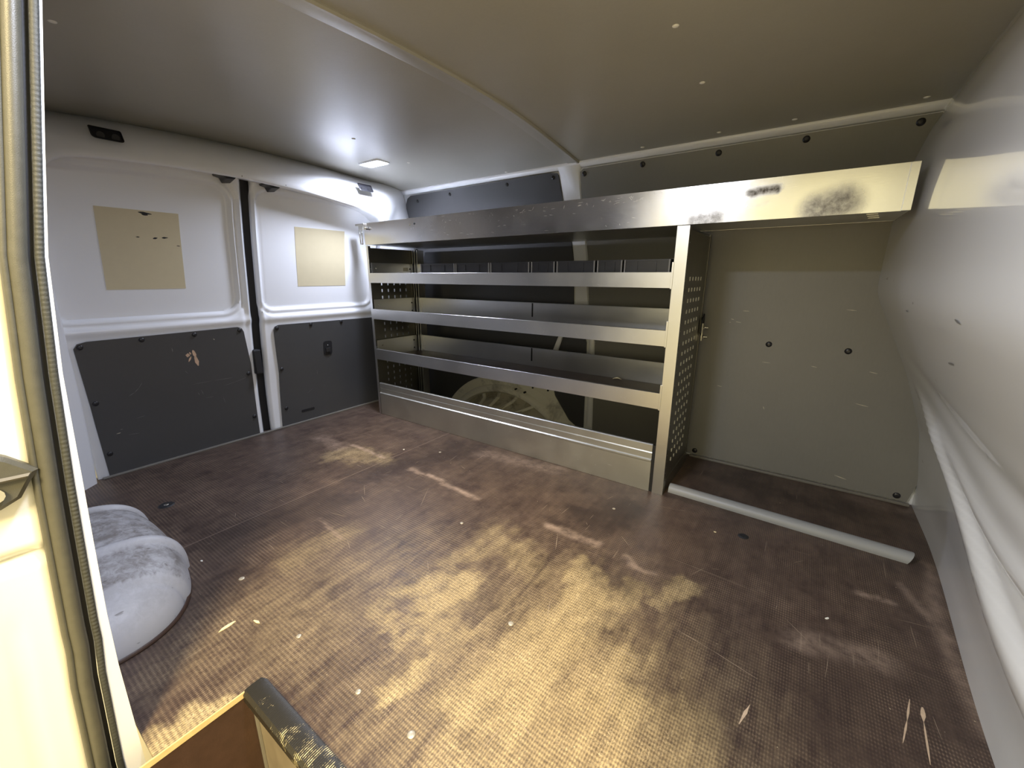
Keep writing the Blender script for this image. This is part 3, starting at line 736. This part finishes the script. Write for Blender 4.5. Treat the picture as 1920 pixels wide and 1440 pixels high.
marks('scratches', [(-1.11,.341,-1.09,.352,.002,1),(-1.09,.352,-1.072,.37,.002,1),(-1.072,.37,-1.058,.392,.002,1),(-.878,.344,-.80,.345,.0018,1),(-.79,.345,-.707,.343,.002,1),(-.747,.31,-.70,.318,.0015,1),(-.70,.318,-.646,.331,.0018,1),(-.848,.31,-.842,.285,.002,1),(-.862,.30,-.858,.285,.002,1),(-.834,.265,-.80,.264,.0015,1),(-.935,.53,-.933,.51,.003,1),(-.90,.415,-.89,.40,.0015,1),(-.76,.25,-.755,.22,.0015,1),(-1.16,.20,-1.15,.20,.003,1),(-1.14,.17,-1.10,.165,.0015,1),(-1.10,.235,-1.07,.24,.0015,1)], fnp, 'scrd', p1)
marks('scratches', [(-.77,.55,-.765,.545,.004,1),(-1.175,.185,-1.16,.186,.003,1)], fnp, 'scr', p1)
marks('torn_patch', [(-.888,.488,-.872,.484,.018,1),(-.858,.507,-.850,.47,.016,1),(-.853,.48,-.845,.43,.016,1),(-.880,.455,-.868,.478,.010,1),(-.872,.50,-.868,.488,.008,1)], fnp, 'torn', p1)
marks('scratches', [(-.26,.30,-.258,.27,.0015,1),(-.22,.20,-.215,.19,.0015,1),(-.33,.17,-.29,.195,.0012,1)], fnp, 'scrd', p2)
def dknob(y, z, par):
    bm = bmesh.new(); x = door_x(z)+.009; dome(bm, (x, y, z), (1, 0, 0), .0105, .005, 12, 3)
    k = obj('lining_clip', bm, 'blackp', par, True)
    bm = bmesh.new(); cyl(bm, (x+.004, y, z), (x+.0058, y, z), .0035, 8); obj('clip_pin', bm, 'blackp', k)
for y, z in ((-1.222,.57),(-1.033,.578),(-.843,.579),(-.652,.580),(-.632,.35),(-.629,.11),(-1.215,.334),(-1.209,.104)): dknob(y, z, p1)
for y, z in ((-.471,.572),(-.283,.575),(-.091,.575),(-.463,.342),(-.459,.11)): dknob(y, z, p2)
h = sheet('latch_hole', rrect(-.212,-.158,.382,.467,.014,4), door_fn(.008), .0035, 'black', p2, .1)
bm = bmesh.new(); box(bm, door_x(.42)+.010, door_x(.42)+.016, -.200, -.170, .40, .425); b_ = obj('latch_lever', bm, 'blackp', h); bevel(b_, .002)
bm = bmesh.new(); dome(bm, (door_x(.44)+.0125, -.186, .442), (1, 0, 0), .004, .003, 8, 3); obj('latch_pin', bm, 'zinc', h, True)
sheet('grip_slot', rrect(-.375,-.295,.060,.076,.006,3), door_fn(.008), .002, 'black', p2, .1)
bxo('door_sill_trim', -1.992, -1.978, -1.25, .18, 0, .008, 'strip', wr, .002)

# ------------------------------------------------------------ front partition (glossy moulded wall)
def build_bulk():
    bm = bmesh.new(); rows = []
    ys = [.60-.0125*k for k in range(172)]
    zs = [-.03+.011*k for k in range(135)]
    for y in ys: rows.append([(bulk_x(y, z), y, z) for z in zs])
    loft(bm, rows); o = obj('wall_front', bm, 'bulk', None, True); struct(o)
    if sum(p.normal.x for p in o.data.polygons) > 0: o.data.flip_normals()
    s = o.modifiers.new('t', 'SOLIDIFY'); s.thickness = .012; s.offset = -1
    return o
wf = build_bulk()
def bfn(u, v, t): return Vector((bulk_x(u, v)-.0012, u, v))
marks('scuffs', [(-.37,.675,-.42,.68,.006,1),(-.13,.60,-.14,.59,.004,1),(.13,.83,.12,.84,.004,1),(-.07,.76,-.10,.758,.004,1),(-.55,.775,-.58,.77,.006,1),(-.42,.52,-.425,.505,.004,1)], bfn, 'scrd', wf)

# ------------------------------------------------------------ near side: rear pillar of the side door, roof rail, front pillar
def build_near():
    # interior skin of the near side behind the door opening
    bm = bmesh.new(); rows = []
    zs = [-.3, -.1, 0, .175, .28, .422, .526, .62, .70, .79, .871, .94, 1.016, 1.11, 1.206, 1.3, 1.42]
    X = [-.560, -.575, -.62]+[-.7-.1*k for k in range(14)]
    def yy(x, z):
        base = near_y(z)
        return base+.03*sstep(-.8, -1.3, x)*0+(.10*sstep(-1.55, -1.9, x) if z < 1.3 else 0)
    for z in zs: rows.append([(x, yy(x, z)-.013-(.012 if x < -.6 else 0)*(1 if x > -1.5 else .3), z) for x in X])
    loft(bm, rows); o = obj('wall_right', bm, 'white', None, True); struct(o)
    s = o.modifiers.new('t', 'SOLIDIFY'); s.thickness = .02; s.offset = 0
    return o
wn = build_near()
sheet('near_lining_board', rrect(-1.80, -.72, .30, 1.24, .05), lambda u, v, t: Vector((u, near_y(v)-.010+t+.10*sstep(-1.55, -1.9, u), v)), .005, 'lining', wn, .06)
ZP = [-.30, -.15, -.016, .08, .175, .25, .30, .36, .422, .48, .526, .60, .70, .79, .871, .94, 1.016, 1.10, 1.206, 1.30, 1.40]
def wid(z): return interp(z, (-.3, -.016, .175, .24, .422, .526, .70, 1.0, 1.4), (.030, .026, .0165, .012, .010, .009, .0045, .0028, .0028))
def strip(name, s0, s1, x0, m, parent, bulge=0, n=2, jig=None):
    bm = bmesh.new(); rows = []; nn = 40 if jig else 6
    zz = []
    for a, b in zip(ZP[:-1], ZP[1:]): zz += [a+(b-a)*k/nn for k in range(nn)]
    zz.append(ZP[-1])
    for z in zz:
        row = []
        for k in range(n+1):
            t = k/n; y = near_y(z)-wid(z)-(s0+(s1-s0)*t)
            if s0 < 0: y = near_y(z)-wid(z)*t
            b = bulge*math.sqrt(max(0, 1-(2*t-1)**2)) if bulge else 0
            row.append((x0+b+(jig(z, t) if jig else 0), y, z))
        rows.append(row)
    loft(bm, rows); o = obj(name, bm, m, parent); auto(o, 60); return o
strip('pillar_lip', -1, 0, -.549, 'white', wn)
seal = thing('door_seal', 'thick grey rubber door seal running up the left edge of the doorway', 'seal', (-.55, -1.50, 0))
strip('ribbed_edge', 0, .0095, -.548, 'seal2', seal, .003, 6, lambda z, t: .0004*math.sin(z*900))
strip('seal_channel', .0095, .0165, -.556, 'black', seal)
wob = lambda z, t: 0
strip('seal_bulb', .0155, .036, -.552, 'seal', seal, .011, 14)
strip('seal_skirt', .033, .0430, -.553, 'seal', seal, .006, 8)
# outer jamb panel with pressed swage lines
bm = bmesh.new(); rows = []
zz = [-.35+.01*k for k in range(180)]
for z in zz:
    row = []
    for k in range(31):
        s = .038+.30*k/30
        y = near_y(max(-.3, min(1.4, z)))-wid(z)-s
        x = -.560+.02*sstep(.06, .20, s)
        for zl in (.425+.10*(s-.04), .548+.1*(s-.04)):
            x -= .013*math.exp(-((z-zl)/.007)**2)
        x -= .004*math.exp(-((s-.09)/.004)**2)*(1-sstep(.30, .36, z))
        row.append((x, y, z))
    rows.append(row)
loft(bm, rows); jamb = obj('trim_1', bm, 'jamb', None); auto(jamb, 60); struct(jamb)
if sum(p.normal.x for p in jamb.data.polygons) < 0: jamb.data.flip_normals()
s = jamb.modifiers.new('t', 'SOLIDIFY'); s.thickness = .01; s.offset = -1
# striker on the jamb
st = thing('door_striker', 'worn grey steel door striker with bolt, left edge beside the rubber seal', 'striker', (-.55, -1.54, .555))
bm = bmesh.new()
out = [(-1.500,.565),(-1.512,.548),(-1.524,.528),(-1.545,.518),(-1.58,.515),(-1.60,.53),(-1.60,.60),(-1.575,.612),(-1.545,.607),(-1.525,.592)]
A = [bm.verts.new((-.558, y, z)) for y, z in out]; B = [bm.verts.new((-.543, y, z)) for y, z in out]
cy_, cz_ = -1.55, .56
Cc = [bm.verts.new((-.538, cy_+(y-cy_)*.86, cz_+(z-cz_)*.86)) for y, z in out]
n_ = len(out)
for i in range(n_):
    j = (i+1) % n_; bm.faces.new((A[i], A[j], B[j], B[i])); bm.faces.new((B[i], B[j], Cc[j], Cc[i]))
bm.faces.new(Cc); b_ = obj('striker_plate', bm, 'seal', st); auto(b_, 30)
bm = bmesh.new(); loft(bm, [[(-.540, -1.508, .564), (-.530, -1.512, .562), (-.540, -1.516, .556)], [(-.540, -1.62, .572), (-.528, -1.62, .568), (-.540, -1.62, .560)]], True); obj('striker_rib', bm, 'strip', st)
bm = bmesh.new(); cyl(bm, (-.545, -1.548, .543), (-.532, -1.548, .543), .011, 12); b2 = obj('striker_bolt', bm, 'zinc', st)
bm = bmesh.new(); cyl(bm, (-.533, -1.548, .543), (-.531, -1.548, .543), .005, 6); obj('bolt_socket', bm, 'black', b2)
# near roof rail and front door pillar close the shell
bm = bmesh.new(); rows = []
for k in range(16):
    x = -2.0+2.85*k/15; rows.append([(x, -1.30, 1.40), (x, -1.36, 1.376), (x, -1.42, 1.372), (x, -1.48, 1.40), (x, -1.48, 1.47), (x, -1.30, 1.47)])
loft(bm, rows, True); o = obj('trim_2', bm, 'jamb', None); struct(o)
bm = bmesh.new(); box(bm, .70, .83, -1.56, -1.40, -.32, 1.42); o = obj('trim_3', bm, 'jamb', None); struct(o); bevel(o, .02, 3)
# outer body skins behind the inner panels
for k, b in enumerate(((-2.2, .90, -1.46, .60, 1.455, 1.475), (-2.2, .90, .56, .58, -.10, 1.46), (-2.2, -2.18, -1.60, .58, -.10, 1.46), (.88, .90, -1.56, .58, -.30, 1.46))):
    bm = bmesh.new(); box(bm, *b); o = obj('trim_%d' % (5+k), bm, 'jamb', None); struct(o)
# hall floor outside
bm = bmesh.new(); box(bm, -9, 9, -11, 6, -.66, -.62); o = obj('trim_4', bm, 'ground', None); struct(o)

# near wheel arch
def near_arch():
    xc, yc, zc0 = -1.17, -1.468, 0; a, b, hh = .385, .215, .145
    wa = thing('wheel_arch', 'scuffed white wheel arch dome on the floor beside the left rear door', 'wheel arch', (xc, -1.4, 0))
    bm = bmesh.new(); rows = []; nu, nv = 150, 40
    for j in range(nv+1):
        ph = (math.pi/2)*j/nv; row = []
        for i in range(nu+1):
            th = math.pi*i/nu
            ct, stt = math.cos(th), math.sin(th)
            e = .78; cp, sp = math.cos(ph)**.55, math.sin(ph)**.9
            x = xc+a*math.copysign(abs(ct)**e, ct)*cp; y = yc+b*abs(stt)**e*cp; z = hh*sp
            rib = sum(math.exp(-((x-r)/.017)**4) for r in (-1.05, -1.36))
            z += .010*rib*(sp > .02); y += .010*rib*cp
            x2 = .006*(1-sstep(-.905, -.875, x)) ; y += x2*cp-.004*math.exp(-((x+.875)/.006)**2); z += x2*.5*(sp > .02)
            row.append((x, y, z))
        rows.append(row)
    loft(bm, rows); bmesh.ops.remove_doubles(bm, verts=bm.verts, dist=.0005)
    sh = obj('arch_shell', bm, 'archn', wa); auto(sh, 55)
    ga = sh.data.attributes.new('grime', 'FLOAT', 'POINT'); gv = []
    for v in sh.data.vertices:
        x = v.co.x; rib = sum(math.exp(-((x-r)/.024)**4) for r in (-1.05, -1.36)); top = sstep(.02, .09, v.co.z)
        gv.append(max(0, 1-rib)*top*(.35 if x > -.90 else 1))
    ga.data.foreach_set('value', gv)
    bm = bmesh.new(); rows = []
    for i in range(nu+1):
        th = math.pi*i/nu; ct, stt = math.cos(th), math.sin(th); e = .78
        r = []
        for (g, z) in ((-.004, 0), (.006, 0), (.007, .004), (.001, .009)):
            r.append((xc+(a+g)*math.copysign(abs(ct)**e, ct), yc+(b+g)*abs(stt)**e, z))
        rows.append(r)
    loft(bm, rows); obj('arch_sealant', bm, 'brown', wa, True)
near_arch()

# ------------------------------------------------------------ shelving unit
XL, XR, DP = -1.76, 0.0, .39
unit = thing('shelving_unit', 'aluminium van shelving unit with three trays, perforated ends and long top tray', 'shelving', (-.88, .2, 0))
def end_panel(x, sgn, name):
    # perforated sheet with turned flanges, slots open on the left, filled pale on the right
    bm = bmesh.new()
    ys = [.022]; cols = [.086+.0463*k for k in range(5)]; hw, hh = (.0030, .0065) if sgn > 0 else (.0042, .0085)
    for c in cols: ys += [c-hw, c+hw]
    ys += [DP-.022]
    zr = [.125+.0395*k for k in range(19)]; zs = [.03]
    for c in zr: zs += [c-hh, c+hh]
    zs += [1.0]
    g = [[bm.verts.new((x, y, z)) for z in zs] for y in ys]
    for i in range(len(ys)-1):
        for j in range(len(zs)-1):
            slot = i % 2 == 1 and j % 2 == 1 and i < 11
            if slot and sgn < 0: continue
            f = bm.faces.new((g[i][j], g[i+1][j], g[i+1][j+1], g[i][j+1])); f.material_index = 1 if slot else 0
    sf = [f for f in bm.faces if f.material_index == 1]
    if sf:
        for f in sf:
            ex = bmesh.ops.extrude_discrete_faces(bm, faces=[f])['faces'][0]; ex.material_index = 1
            for v in ex.verts: v.co.x += .0024
            for e in ex.edges:
                for lf in e.link_faces: lf.material_index = 1
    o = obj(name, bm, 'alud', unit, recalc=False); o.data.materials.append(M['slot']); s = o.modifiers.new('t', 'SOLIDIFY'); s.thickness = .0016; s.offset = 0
    return o
pr = end_panel(-.0035, 1, 'end_panel'); pl = end_panel(XL+.0035, -1, 'end_panel')
for x, s in ((0, -1), (XL, 1)):
    par = pr if x == 0 else pl
    # side flange bands with small holes
    xa = x-.006 if s < 0 else x; 
    for (y0, y1) in ((0, .024), (DP-.024, DP)):
        bxo('edge_flange', min(x, x+s*(.006 if y0 < .1 else .004)), max(x, x+s*.006)-(.002 if y0 > .1 and s < 0 else 0), y0+.0005, y1, 0, 1.010, 'alud', par, 0)
    bxo('edge_flange', min(x, x+s*.006), max(x, x+s*.006), .024, DP-.024, 0, .055, 'alud', par, .001)
    bm = bmesh.new()
    xo = x+.0006 if s < 0 else x+.0066
    for k in range(38):
        for yy in (.013, DP-.012):
            dome(bm, (xo-.0004 if s < 0 else xo-.0004, yy, .04+.0255*k), (1, 0, 0), .0022, .0012, 6, 2)
    st_ = obj('flange_rivets', bm, 'zinc', par, True); st_['kind'] = 'stuff'
bxo('front_post', -.042, 0, -.0015, .0, 0, 1.012, 'alu', unit, .0005)
bxo('front_post', XL, XL+.018, -.0015, .0, 0, 1.012, 'alu', unit, .0005)
for xa, xb in ((XL+.010, XL+.016), (XL+.030, XL+.036), (XL+.052, XL+.058)):
    bxo('rear_post', xa, xb, DP-.06, DP-.004, 0, 1.0, 'alu', unit, .001)
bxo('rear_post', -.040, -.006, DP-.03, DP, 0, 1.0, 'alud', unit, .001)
def shelf(zb, zl, name='shelf', back=.112, liner=True):
    xa, xb = XL+.018, -.043; t = .0015; yb = .352
    bm = bmesh.new()
    # pan with folded front lip, back and ends, all one sheet
    box(bm, xa, xb, 0, yb, zb, zb+t)
    box(bm, xa, xb, -.0025, -.001, zb-.001, zl)
    box(bm, xa, xb, -.001, .010, zl-t, zl)
    box(bm, xa, xb, yb-t, yb, zb, zb+back)
    box(bm, xa, xb, yb-t-.010, yb, zb+back-t, zb+back)
    box(bm, xa, xa+t, .01, yb, zb, zb+back)
    box(bm, xb-t, xb, .01, yb, zb, zb+back-.01)
    o = obj(name, bm, 'alu', unit); bevel(o, .0004, 1)
    # end bracket lips beside the posts
    bxo('shelf_end_lip', xb-.004, xb+.003, -.0045, -.001, zb-.004, zl+.034, 'alu', o, .0005)
    if liner:
        bxo('shelf_liner', xa+.004, xb-.004, .012, yb-.004, zb+t, zb+.008, 'liner', o, .001)
    for yy in (.045, .30):
        for zz_ in (.03, .08):
            bm = bmesh.new(); dome(bm, (xa+t, yy, zb+zz_), (1, 0, 0), .0055, .003, 10, 3); obj('shelf_bolt', bm, 'zinc' if yy < .1 else 'black', o, True)
    bm = bmesh.new(); box(bm, -.85, -.842, yb-t-.0012, yb-t, zb+.035, zb+back-.004); obj('back_notch', bm, 'black', o)
    return o
s1 = shelf(.805, .859); s2 = shelf(.5955, .653); s3 = shelf(.3525, .4145)
bxo('sticker', -1.7405+.0, -1.7395, .245, .285, .872, .893, 'label', s1, 0)
# bottom panel with its folded groove
bm = bmesh.new()
prof = [(.004, .003), (-.001, .001), (-.001, .128), (-.005, .132), (-.005, .138), (.001, .142), (.001, .166), (.004, .170), (.000, .174), (.000, .200), (.004, .2035), (.014, .2035), (.014, .198), (.008, .196), (.008, .004)]
V = loft(bm, [[(x, y, z) for y, z in prof] for x in (XL+.022, -.9, -.055)], True); bm.faces.new(V[0]); bm.faces.new(V[-1][::-1])
kick = obj('bottom_panel', bm, 'kick', unit); auto(kick, 30)
bxo('panel_gap_strip', -.0545, -.043, .004, .010, 0, .2, 'black', kick, 0)
# long top tray
def tray():
    z0, z1 = 1.0135, 1.131; y0 = -.004; xj = -1.397; xe = .544
    bm = bmesh.new()
    nx = 230; nz = 14; rows = []
    for i in range(nx+1):
        x = xj+(xe-xj)*i/nx; rows.append([(x, y0-.0015, z0+(z1-z0)*j/nz) for j in range(nz+1)])
    loft(bm, rows)
    front = obj('top_tray', bm, 'tray', unit)
    if front.data.polygons[0].normal.y > 0: front.data.flip_normals()
    s = front.modifiers.new('t', 'SOLIDIFY'); s.thickness = .002; s.offset = -1
    paint(front, 'smudge', [(.015,1.017,.075,1.028,.030,.75),(.045,1.04,.06,1.04,.02,.4),(.165,1.094,.235,1.099,.011,1.),(.17,1.083,.24,1.088,.003,.9),(.345,1.030,.40,1.045,.040,.75),(.35,1.02,.37,1.02,.02,.6),(.16,1.058,.215,1.060,.003,.6)], (0, 2), .7)
    bm = bmesh.new(); box(bm, XL, xj+.02, y0+.0007, y0+.0022, z0+.001, z1-.001); o = obj('tray_rear_section', bm, 'tray', front)
    bm = bmesh.new(); box(bm, XL, -.02, y0, .44, z0+.0004, z0+.002); box(bm, -.02, xe, y0, .25, z0+.0004, z0+.002); box(bm, -.02, xe, .2485, .25, z0, z1-.01); o = obj('tray_base', bm, 'alu', front)  # left part of the base extended to the wall to block lamp light
    bm = bmesh.new(); box(bm, XL, xe, y0-.001, y0+.010, z1-.0015, z1); obj('tray_rim', bm, 'alu', front)
    bm = bmesh.new(); box(bm, xe-.001, xe+.0015, y0-.002, .25, z0, z1); box(bm, xe-.018, xe+.0015, y0-.0042, y0-.0018, z0, z1); e = obj('tray_end_cap', bm, 'tray', front); bevel(e, .0006, 1)
    for k in range(3):
        bm = bmesh.new(); box(bm, xe-.085+.006*k, xe-.06+.006*k, .03+.05*k, .045+.05*k, z0-.0006, z0+.0003); obj('tray_slot', bm, 'zinc', front)
    for (x, z) in ((-1.398+.02, 1.100), (-1.342, 1.102)):
        bm = bmesh.new(); cyl(bm, (x, y0-.002, z), (x, y0-.0045, z), .0045, 10); obj('tray_screw', bm, 'black' if x > -1.36 else 'zinc', front)
    # rear end bracket with hanging pin
    bm = bmesh.new(); box(bm, -1.826, XL+.012, y0-.010, y0+.03, 1.118, 1.130); box(bm, -1.80, XL, y0-.008, y0+.02, 1.096, 1.119); b = obj('tray_bracket', bm, 'alu', front); bevel(b, .002)
    bm = bmesh.new(); cyl(bm, (-1.728, y0-.002, 1.103), (-1.728, y0-.014, 1.103), .010, 6); cyl(bm, (-1.728, y0-.012, 1.103), (-1.728, y0-.024, 1.103), .005, 10); obj('bracket_bolt', bm, 'zinc', b)
    bm = bmesh.new()
    cyl(bm, (-1.800, y0-.004, 1.110), (-1.794, y0-.004, 1.020), .0035, 8); cyl(bm, (-1.778, y0-.004, 1.110), (-1.776, y0-.004, 1.020), .0035, 8); cyl(bm, (-1.795, y0-.004, 1.020), (-1.775, y0-.004, 1.020), .0035, 8)
    obj('hanging_loop', bm, 'zinc', b, True)
tray()
# wear scratches on the aluminium faces
M['scrw'] = simple('bright_scratch', (.80, .80, .80), .45, metal=.6, var=.1, scale=200)
rs = random.Random(11)
def lip_marks(par, x0, x1, z0, z1, y, n):
    L = []
    for _ in range(n):
        x = rs.uniform(x0, x1); z = rs.uniform(z0+.006, z1-.006); a = rs.choice((rs.uniform(-.3, .3), rs.uniform(.9, 2.2))); l = rs.uniform(.004, .022)
        dz = l*math.sin(a)*.6; dz = max(z0+.002-z, min(z1-.002-z, dz))
        L.append((x, z, x+l*math.cos(a), z+dz, rs.uniform(.0008, .0018), 1))
    marks('scratches', L, lambda u, v, t: Vector((u, y, v)), 'scrw', par)
tf = [o for o in bpy.data.objects if o.name == 'top_tray'][0]
lip_marks(tf, -1.39, -.10, 1.018, 1.128, -.0058, 46); lip_marks(tf, -.72, -.16, 1.09, 1.127, -.0058, 34)
for sh_, z0, z1 in ((s1, .805, .857), (s2, .596, .651), (s3, .353, .412)): lip_marks(sh_, -1.5, -.1, z0, z1, -.0028, 22)
lip_marks(kick, -1.6, -.1, .01, .12, -.0013, 10)
floor_scratches()
# fixing bracket on the front end
bm = bmesh.new()
pts = [(.355,.665),(.395,.690),(.41,.665),(.40,.615),(.372,.598),(.352,.61)]
A = [bm.verts.new((.001, y, z)) for y, z in pts]; B = [bm.verts.new((.006, y, z)) for y, z in pts]
for i in range(6):
    j = (i+1) % 6; bm.faces.new((A[i], A[j], B[j], B[i]))
bm.faces.new(A[::-1]); bm.faces.new(B); fb = obj('wall_bracket', bm, 'black', unit); bevel(fb, .0015)
for z in (.632, .592):
    bm = bmesh.new(); cyl(bm, (.004, .372, z), (.030, .372, z), .0045, 10); cyl(bm, (.010, .372, z), (.017, .372, z), .009, 6); obj('bracket_bolt', bm, 'zinc', fb)
bm = bmesh.new(); box(bm, .006, .010, .366, .376, .575, .65); obj('bracket_plate', bm, 'zinc', fb)

# ------------------------------------------------------------ storage bins on the top shelf
BX_ = [(-1.331,-1.088),(-1.083,-.871),(-.866,-.650),(-.642,-.524),(-.516,-.343),(-.335,-.232),(-.226,-.056)]
desc = ['leftmost black storage bin on the top shelf, beside the bare tray end','second black storage bin from the left on the top shelf','third black storage bin from the left on the top shelf, wide front','narrow black storage bin fourth from the left on the top shelf','black storage bin in front of the white pillar, fifth from left','narrowest black storage bin, second from the right on the top shelf','rightmost black storage bin on the top shelf beside the post']
for (xa, xb), lab in zip(BX_, desc):
    z0, z1 = .8145, .9045; ya, yb = .013, .30
    t = thing('storage_bin', lab, 'storage bin', ((xa+xb)/2, .15, z0), 'storage bins on the top shelf')
    bm = bmesh.new(); w = .003
    # tapered open bin: outer then inner walls
    def ring(ins, z, insb): return [(xa+ins, ya+insb, z), (xb-ins, ya+insb, z), (xb-ins, yb-insb, z), (xa+ins, yb-insb, z)]
    V = loft(bm, [ring(.004, z0, .004), ring(.001, z1-.006, .001), ring(-.0005, z1-.006, -.001), ring(-.0005, z1, -.001), ring(w, z1, w), ring(w+.003, z0+.003, w+.003)], True)
    bm.faces.new(V[0][::-1]); bm.faces.new(V[-1]); obj('bin_body', bm, 'bin', t)
    lw = (xb-xa)*.42; cx = (xa+xb)/2
    bm = bmesh.new(); loft(bm, [[(cx-lw/2, ya+.0015, .862), (cx-lw/2, ya-.001, .862), (cx-lw/2+.002, ya-.001, .862), (cx-lw/2+.002, ya+.0015, .862)], [(cx-lw/2, ya+.0015, .898), (cx-lw/2, ya-.001, .898), (cx-lw/2+.002, ya-.001, .898), (cx-lw/2+.002, ya+.0015, .898)]], True)
    box(bm, cx+lw/2-.002, cx+lw/2, ya-.001, ya+.0015, .862, .898); box(bm, cx-lw/2, cx+lw/2, ya-.002, ya+.0015, .862, .866)
    obj('label_holder', bm, 'bin', t)
    for xs in (xa+.001, xb-.006):
        bm = bmesh.new(); box(bm, xs, xs+.005, ya-.0035, ya+.001, .83, .9035); o = obj('corner_rib', bm, 'rib', t)

# ------------------------------------------------------------ loose channel on the floor
def channel():
    x0, x1 = .012, .728; ro, ri = .0245, .0205
    bm = bmesh.new(); rows = []
    for k in range(41):
        x = x0+(x1-x0)*k/40; y = .062-.022*k/40
        row = []
        for q in range(15):
            a = math.pi*1.12*q/14-.19; row.append((x+(.012*math.sin(a) if k == 40 else 0)-(.008*math.cos(a)*0), y+ro*math.cos(a), .0050+ro*math.sin(a)))
        for q in range(14, -1, -1):
            a = math.pi*1.12*q/14-.19; row.append((x+(.012*math.sin(a) if k == 40 else 0), y+ri*math.cos(a), .0050+ri*math.sin(a)))
        rows.append(row)
    V = loft(bm, rows, True)
    for ends in (V[0], V[-1]):
        n = len(ends)//2
        for i in range(n-1): bm.faces.new((ends[i], ends[i+1], ends[2*n-2-i], ends[2*n-1-i]))
    o = obj('cable_channel', bm, 'pipe'); auto(o, 50)
    tag(o, 'grey plastic half-round channel lying on the floor between shelving and partition', 'channel')
channel()

# ------------------------------------------------------------ small loose bits
def flake(name, x, y, z, r, m, label, cat, grp=None, curl=0, ang=0, ar=1.6, seed=0):
    rnd = random.Random(seed); bm = bmesh.new(); n = 9; T = []; Bt = []
    for i in range(n):
        a = 2*math.pi*i/n; q = r*rnd.uniform(.7, 1.15)
        u, v = q*ar*math.cos(a), q*math.sin(a)/ar
        h = curl*(1-(u/(r*ar))**2)
        X = x+u*math.cos(ang)-v*math.sin(ang); Y = y+u*math.sin(ang)+v*math.cos(ang)
        T.append(bm.verts.new((X, Y, z+h+.0015))); Bt.append(bm.verts.new((X, Y, z+h)))
    ct = bm.verts.new((x, y, z+curl*1.1+.002))
    for i in range(n):
        j = (i+1) % n; bm.faces.new((T[i], T[j], ct)); bm.faces.new((Bt[i], Bt[j], T[j], T[i]))
    bm.faces.new(Bt[::-1]); o = obj(name, bm, m); tag(o, label, cat, grp); return o
flake('wood_shaving', -.337, .318, .3605, .013, 'chipw', 'pale curled wood shaving lying on the lowest shelf', 'shaving', None, .010, .1, 1.9, 1)
flake('paint_chip', .52, -.381, .0, .004, 'chip', 'white chip on the dark floor right of centre', 'chip', 'crumbs on the floor', 0, .8, 1.3, 2)
flake('wood_chip', .218, -.145, .0, .004, 'chipw', 'yellowish wood chip on the floor in front of the channel', 'chip', 'crumbs on the floor', 0, .2, 1.2, 3)
flake('paint_chip', -1.037, -1.214, .0, .0035, 'chip', 'white chip on the floor nearest the wheel arch dome', 'chip', 'crumbs on the floor', 0, .2, 1.4, 4)
flake('paint_chip', -1.188, -.296, .0, .0035, 'chip', 'white chip on the floor before the shelving bottom panel', 'chip', 'crumbs on the floor', 0, 1.2, 1.2, 5)
flake('wood_splinter', -.70, -1.276, .0, .010, 'chipw', 'long pale wood splinter on the floor right of the wheel arch', 'splinter', 'crumbs on the floor', .001, 1.6, 2.0, 6)
flake('wood_splinter', -.655, -1.226, .0, .007, 'chipw', 'short pale wood splinter beside the longer splinter', 'splinter', 'crumbs on the floor', .001, .2, 1.9, 7)
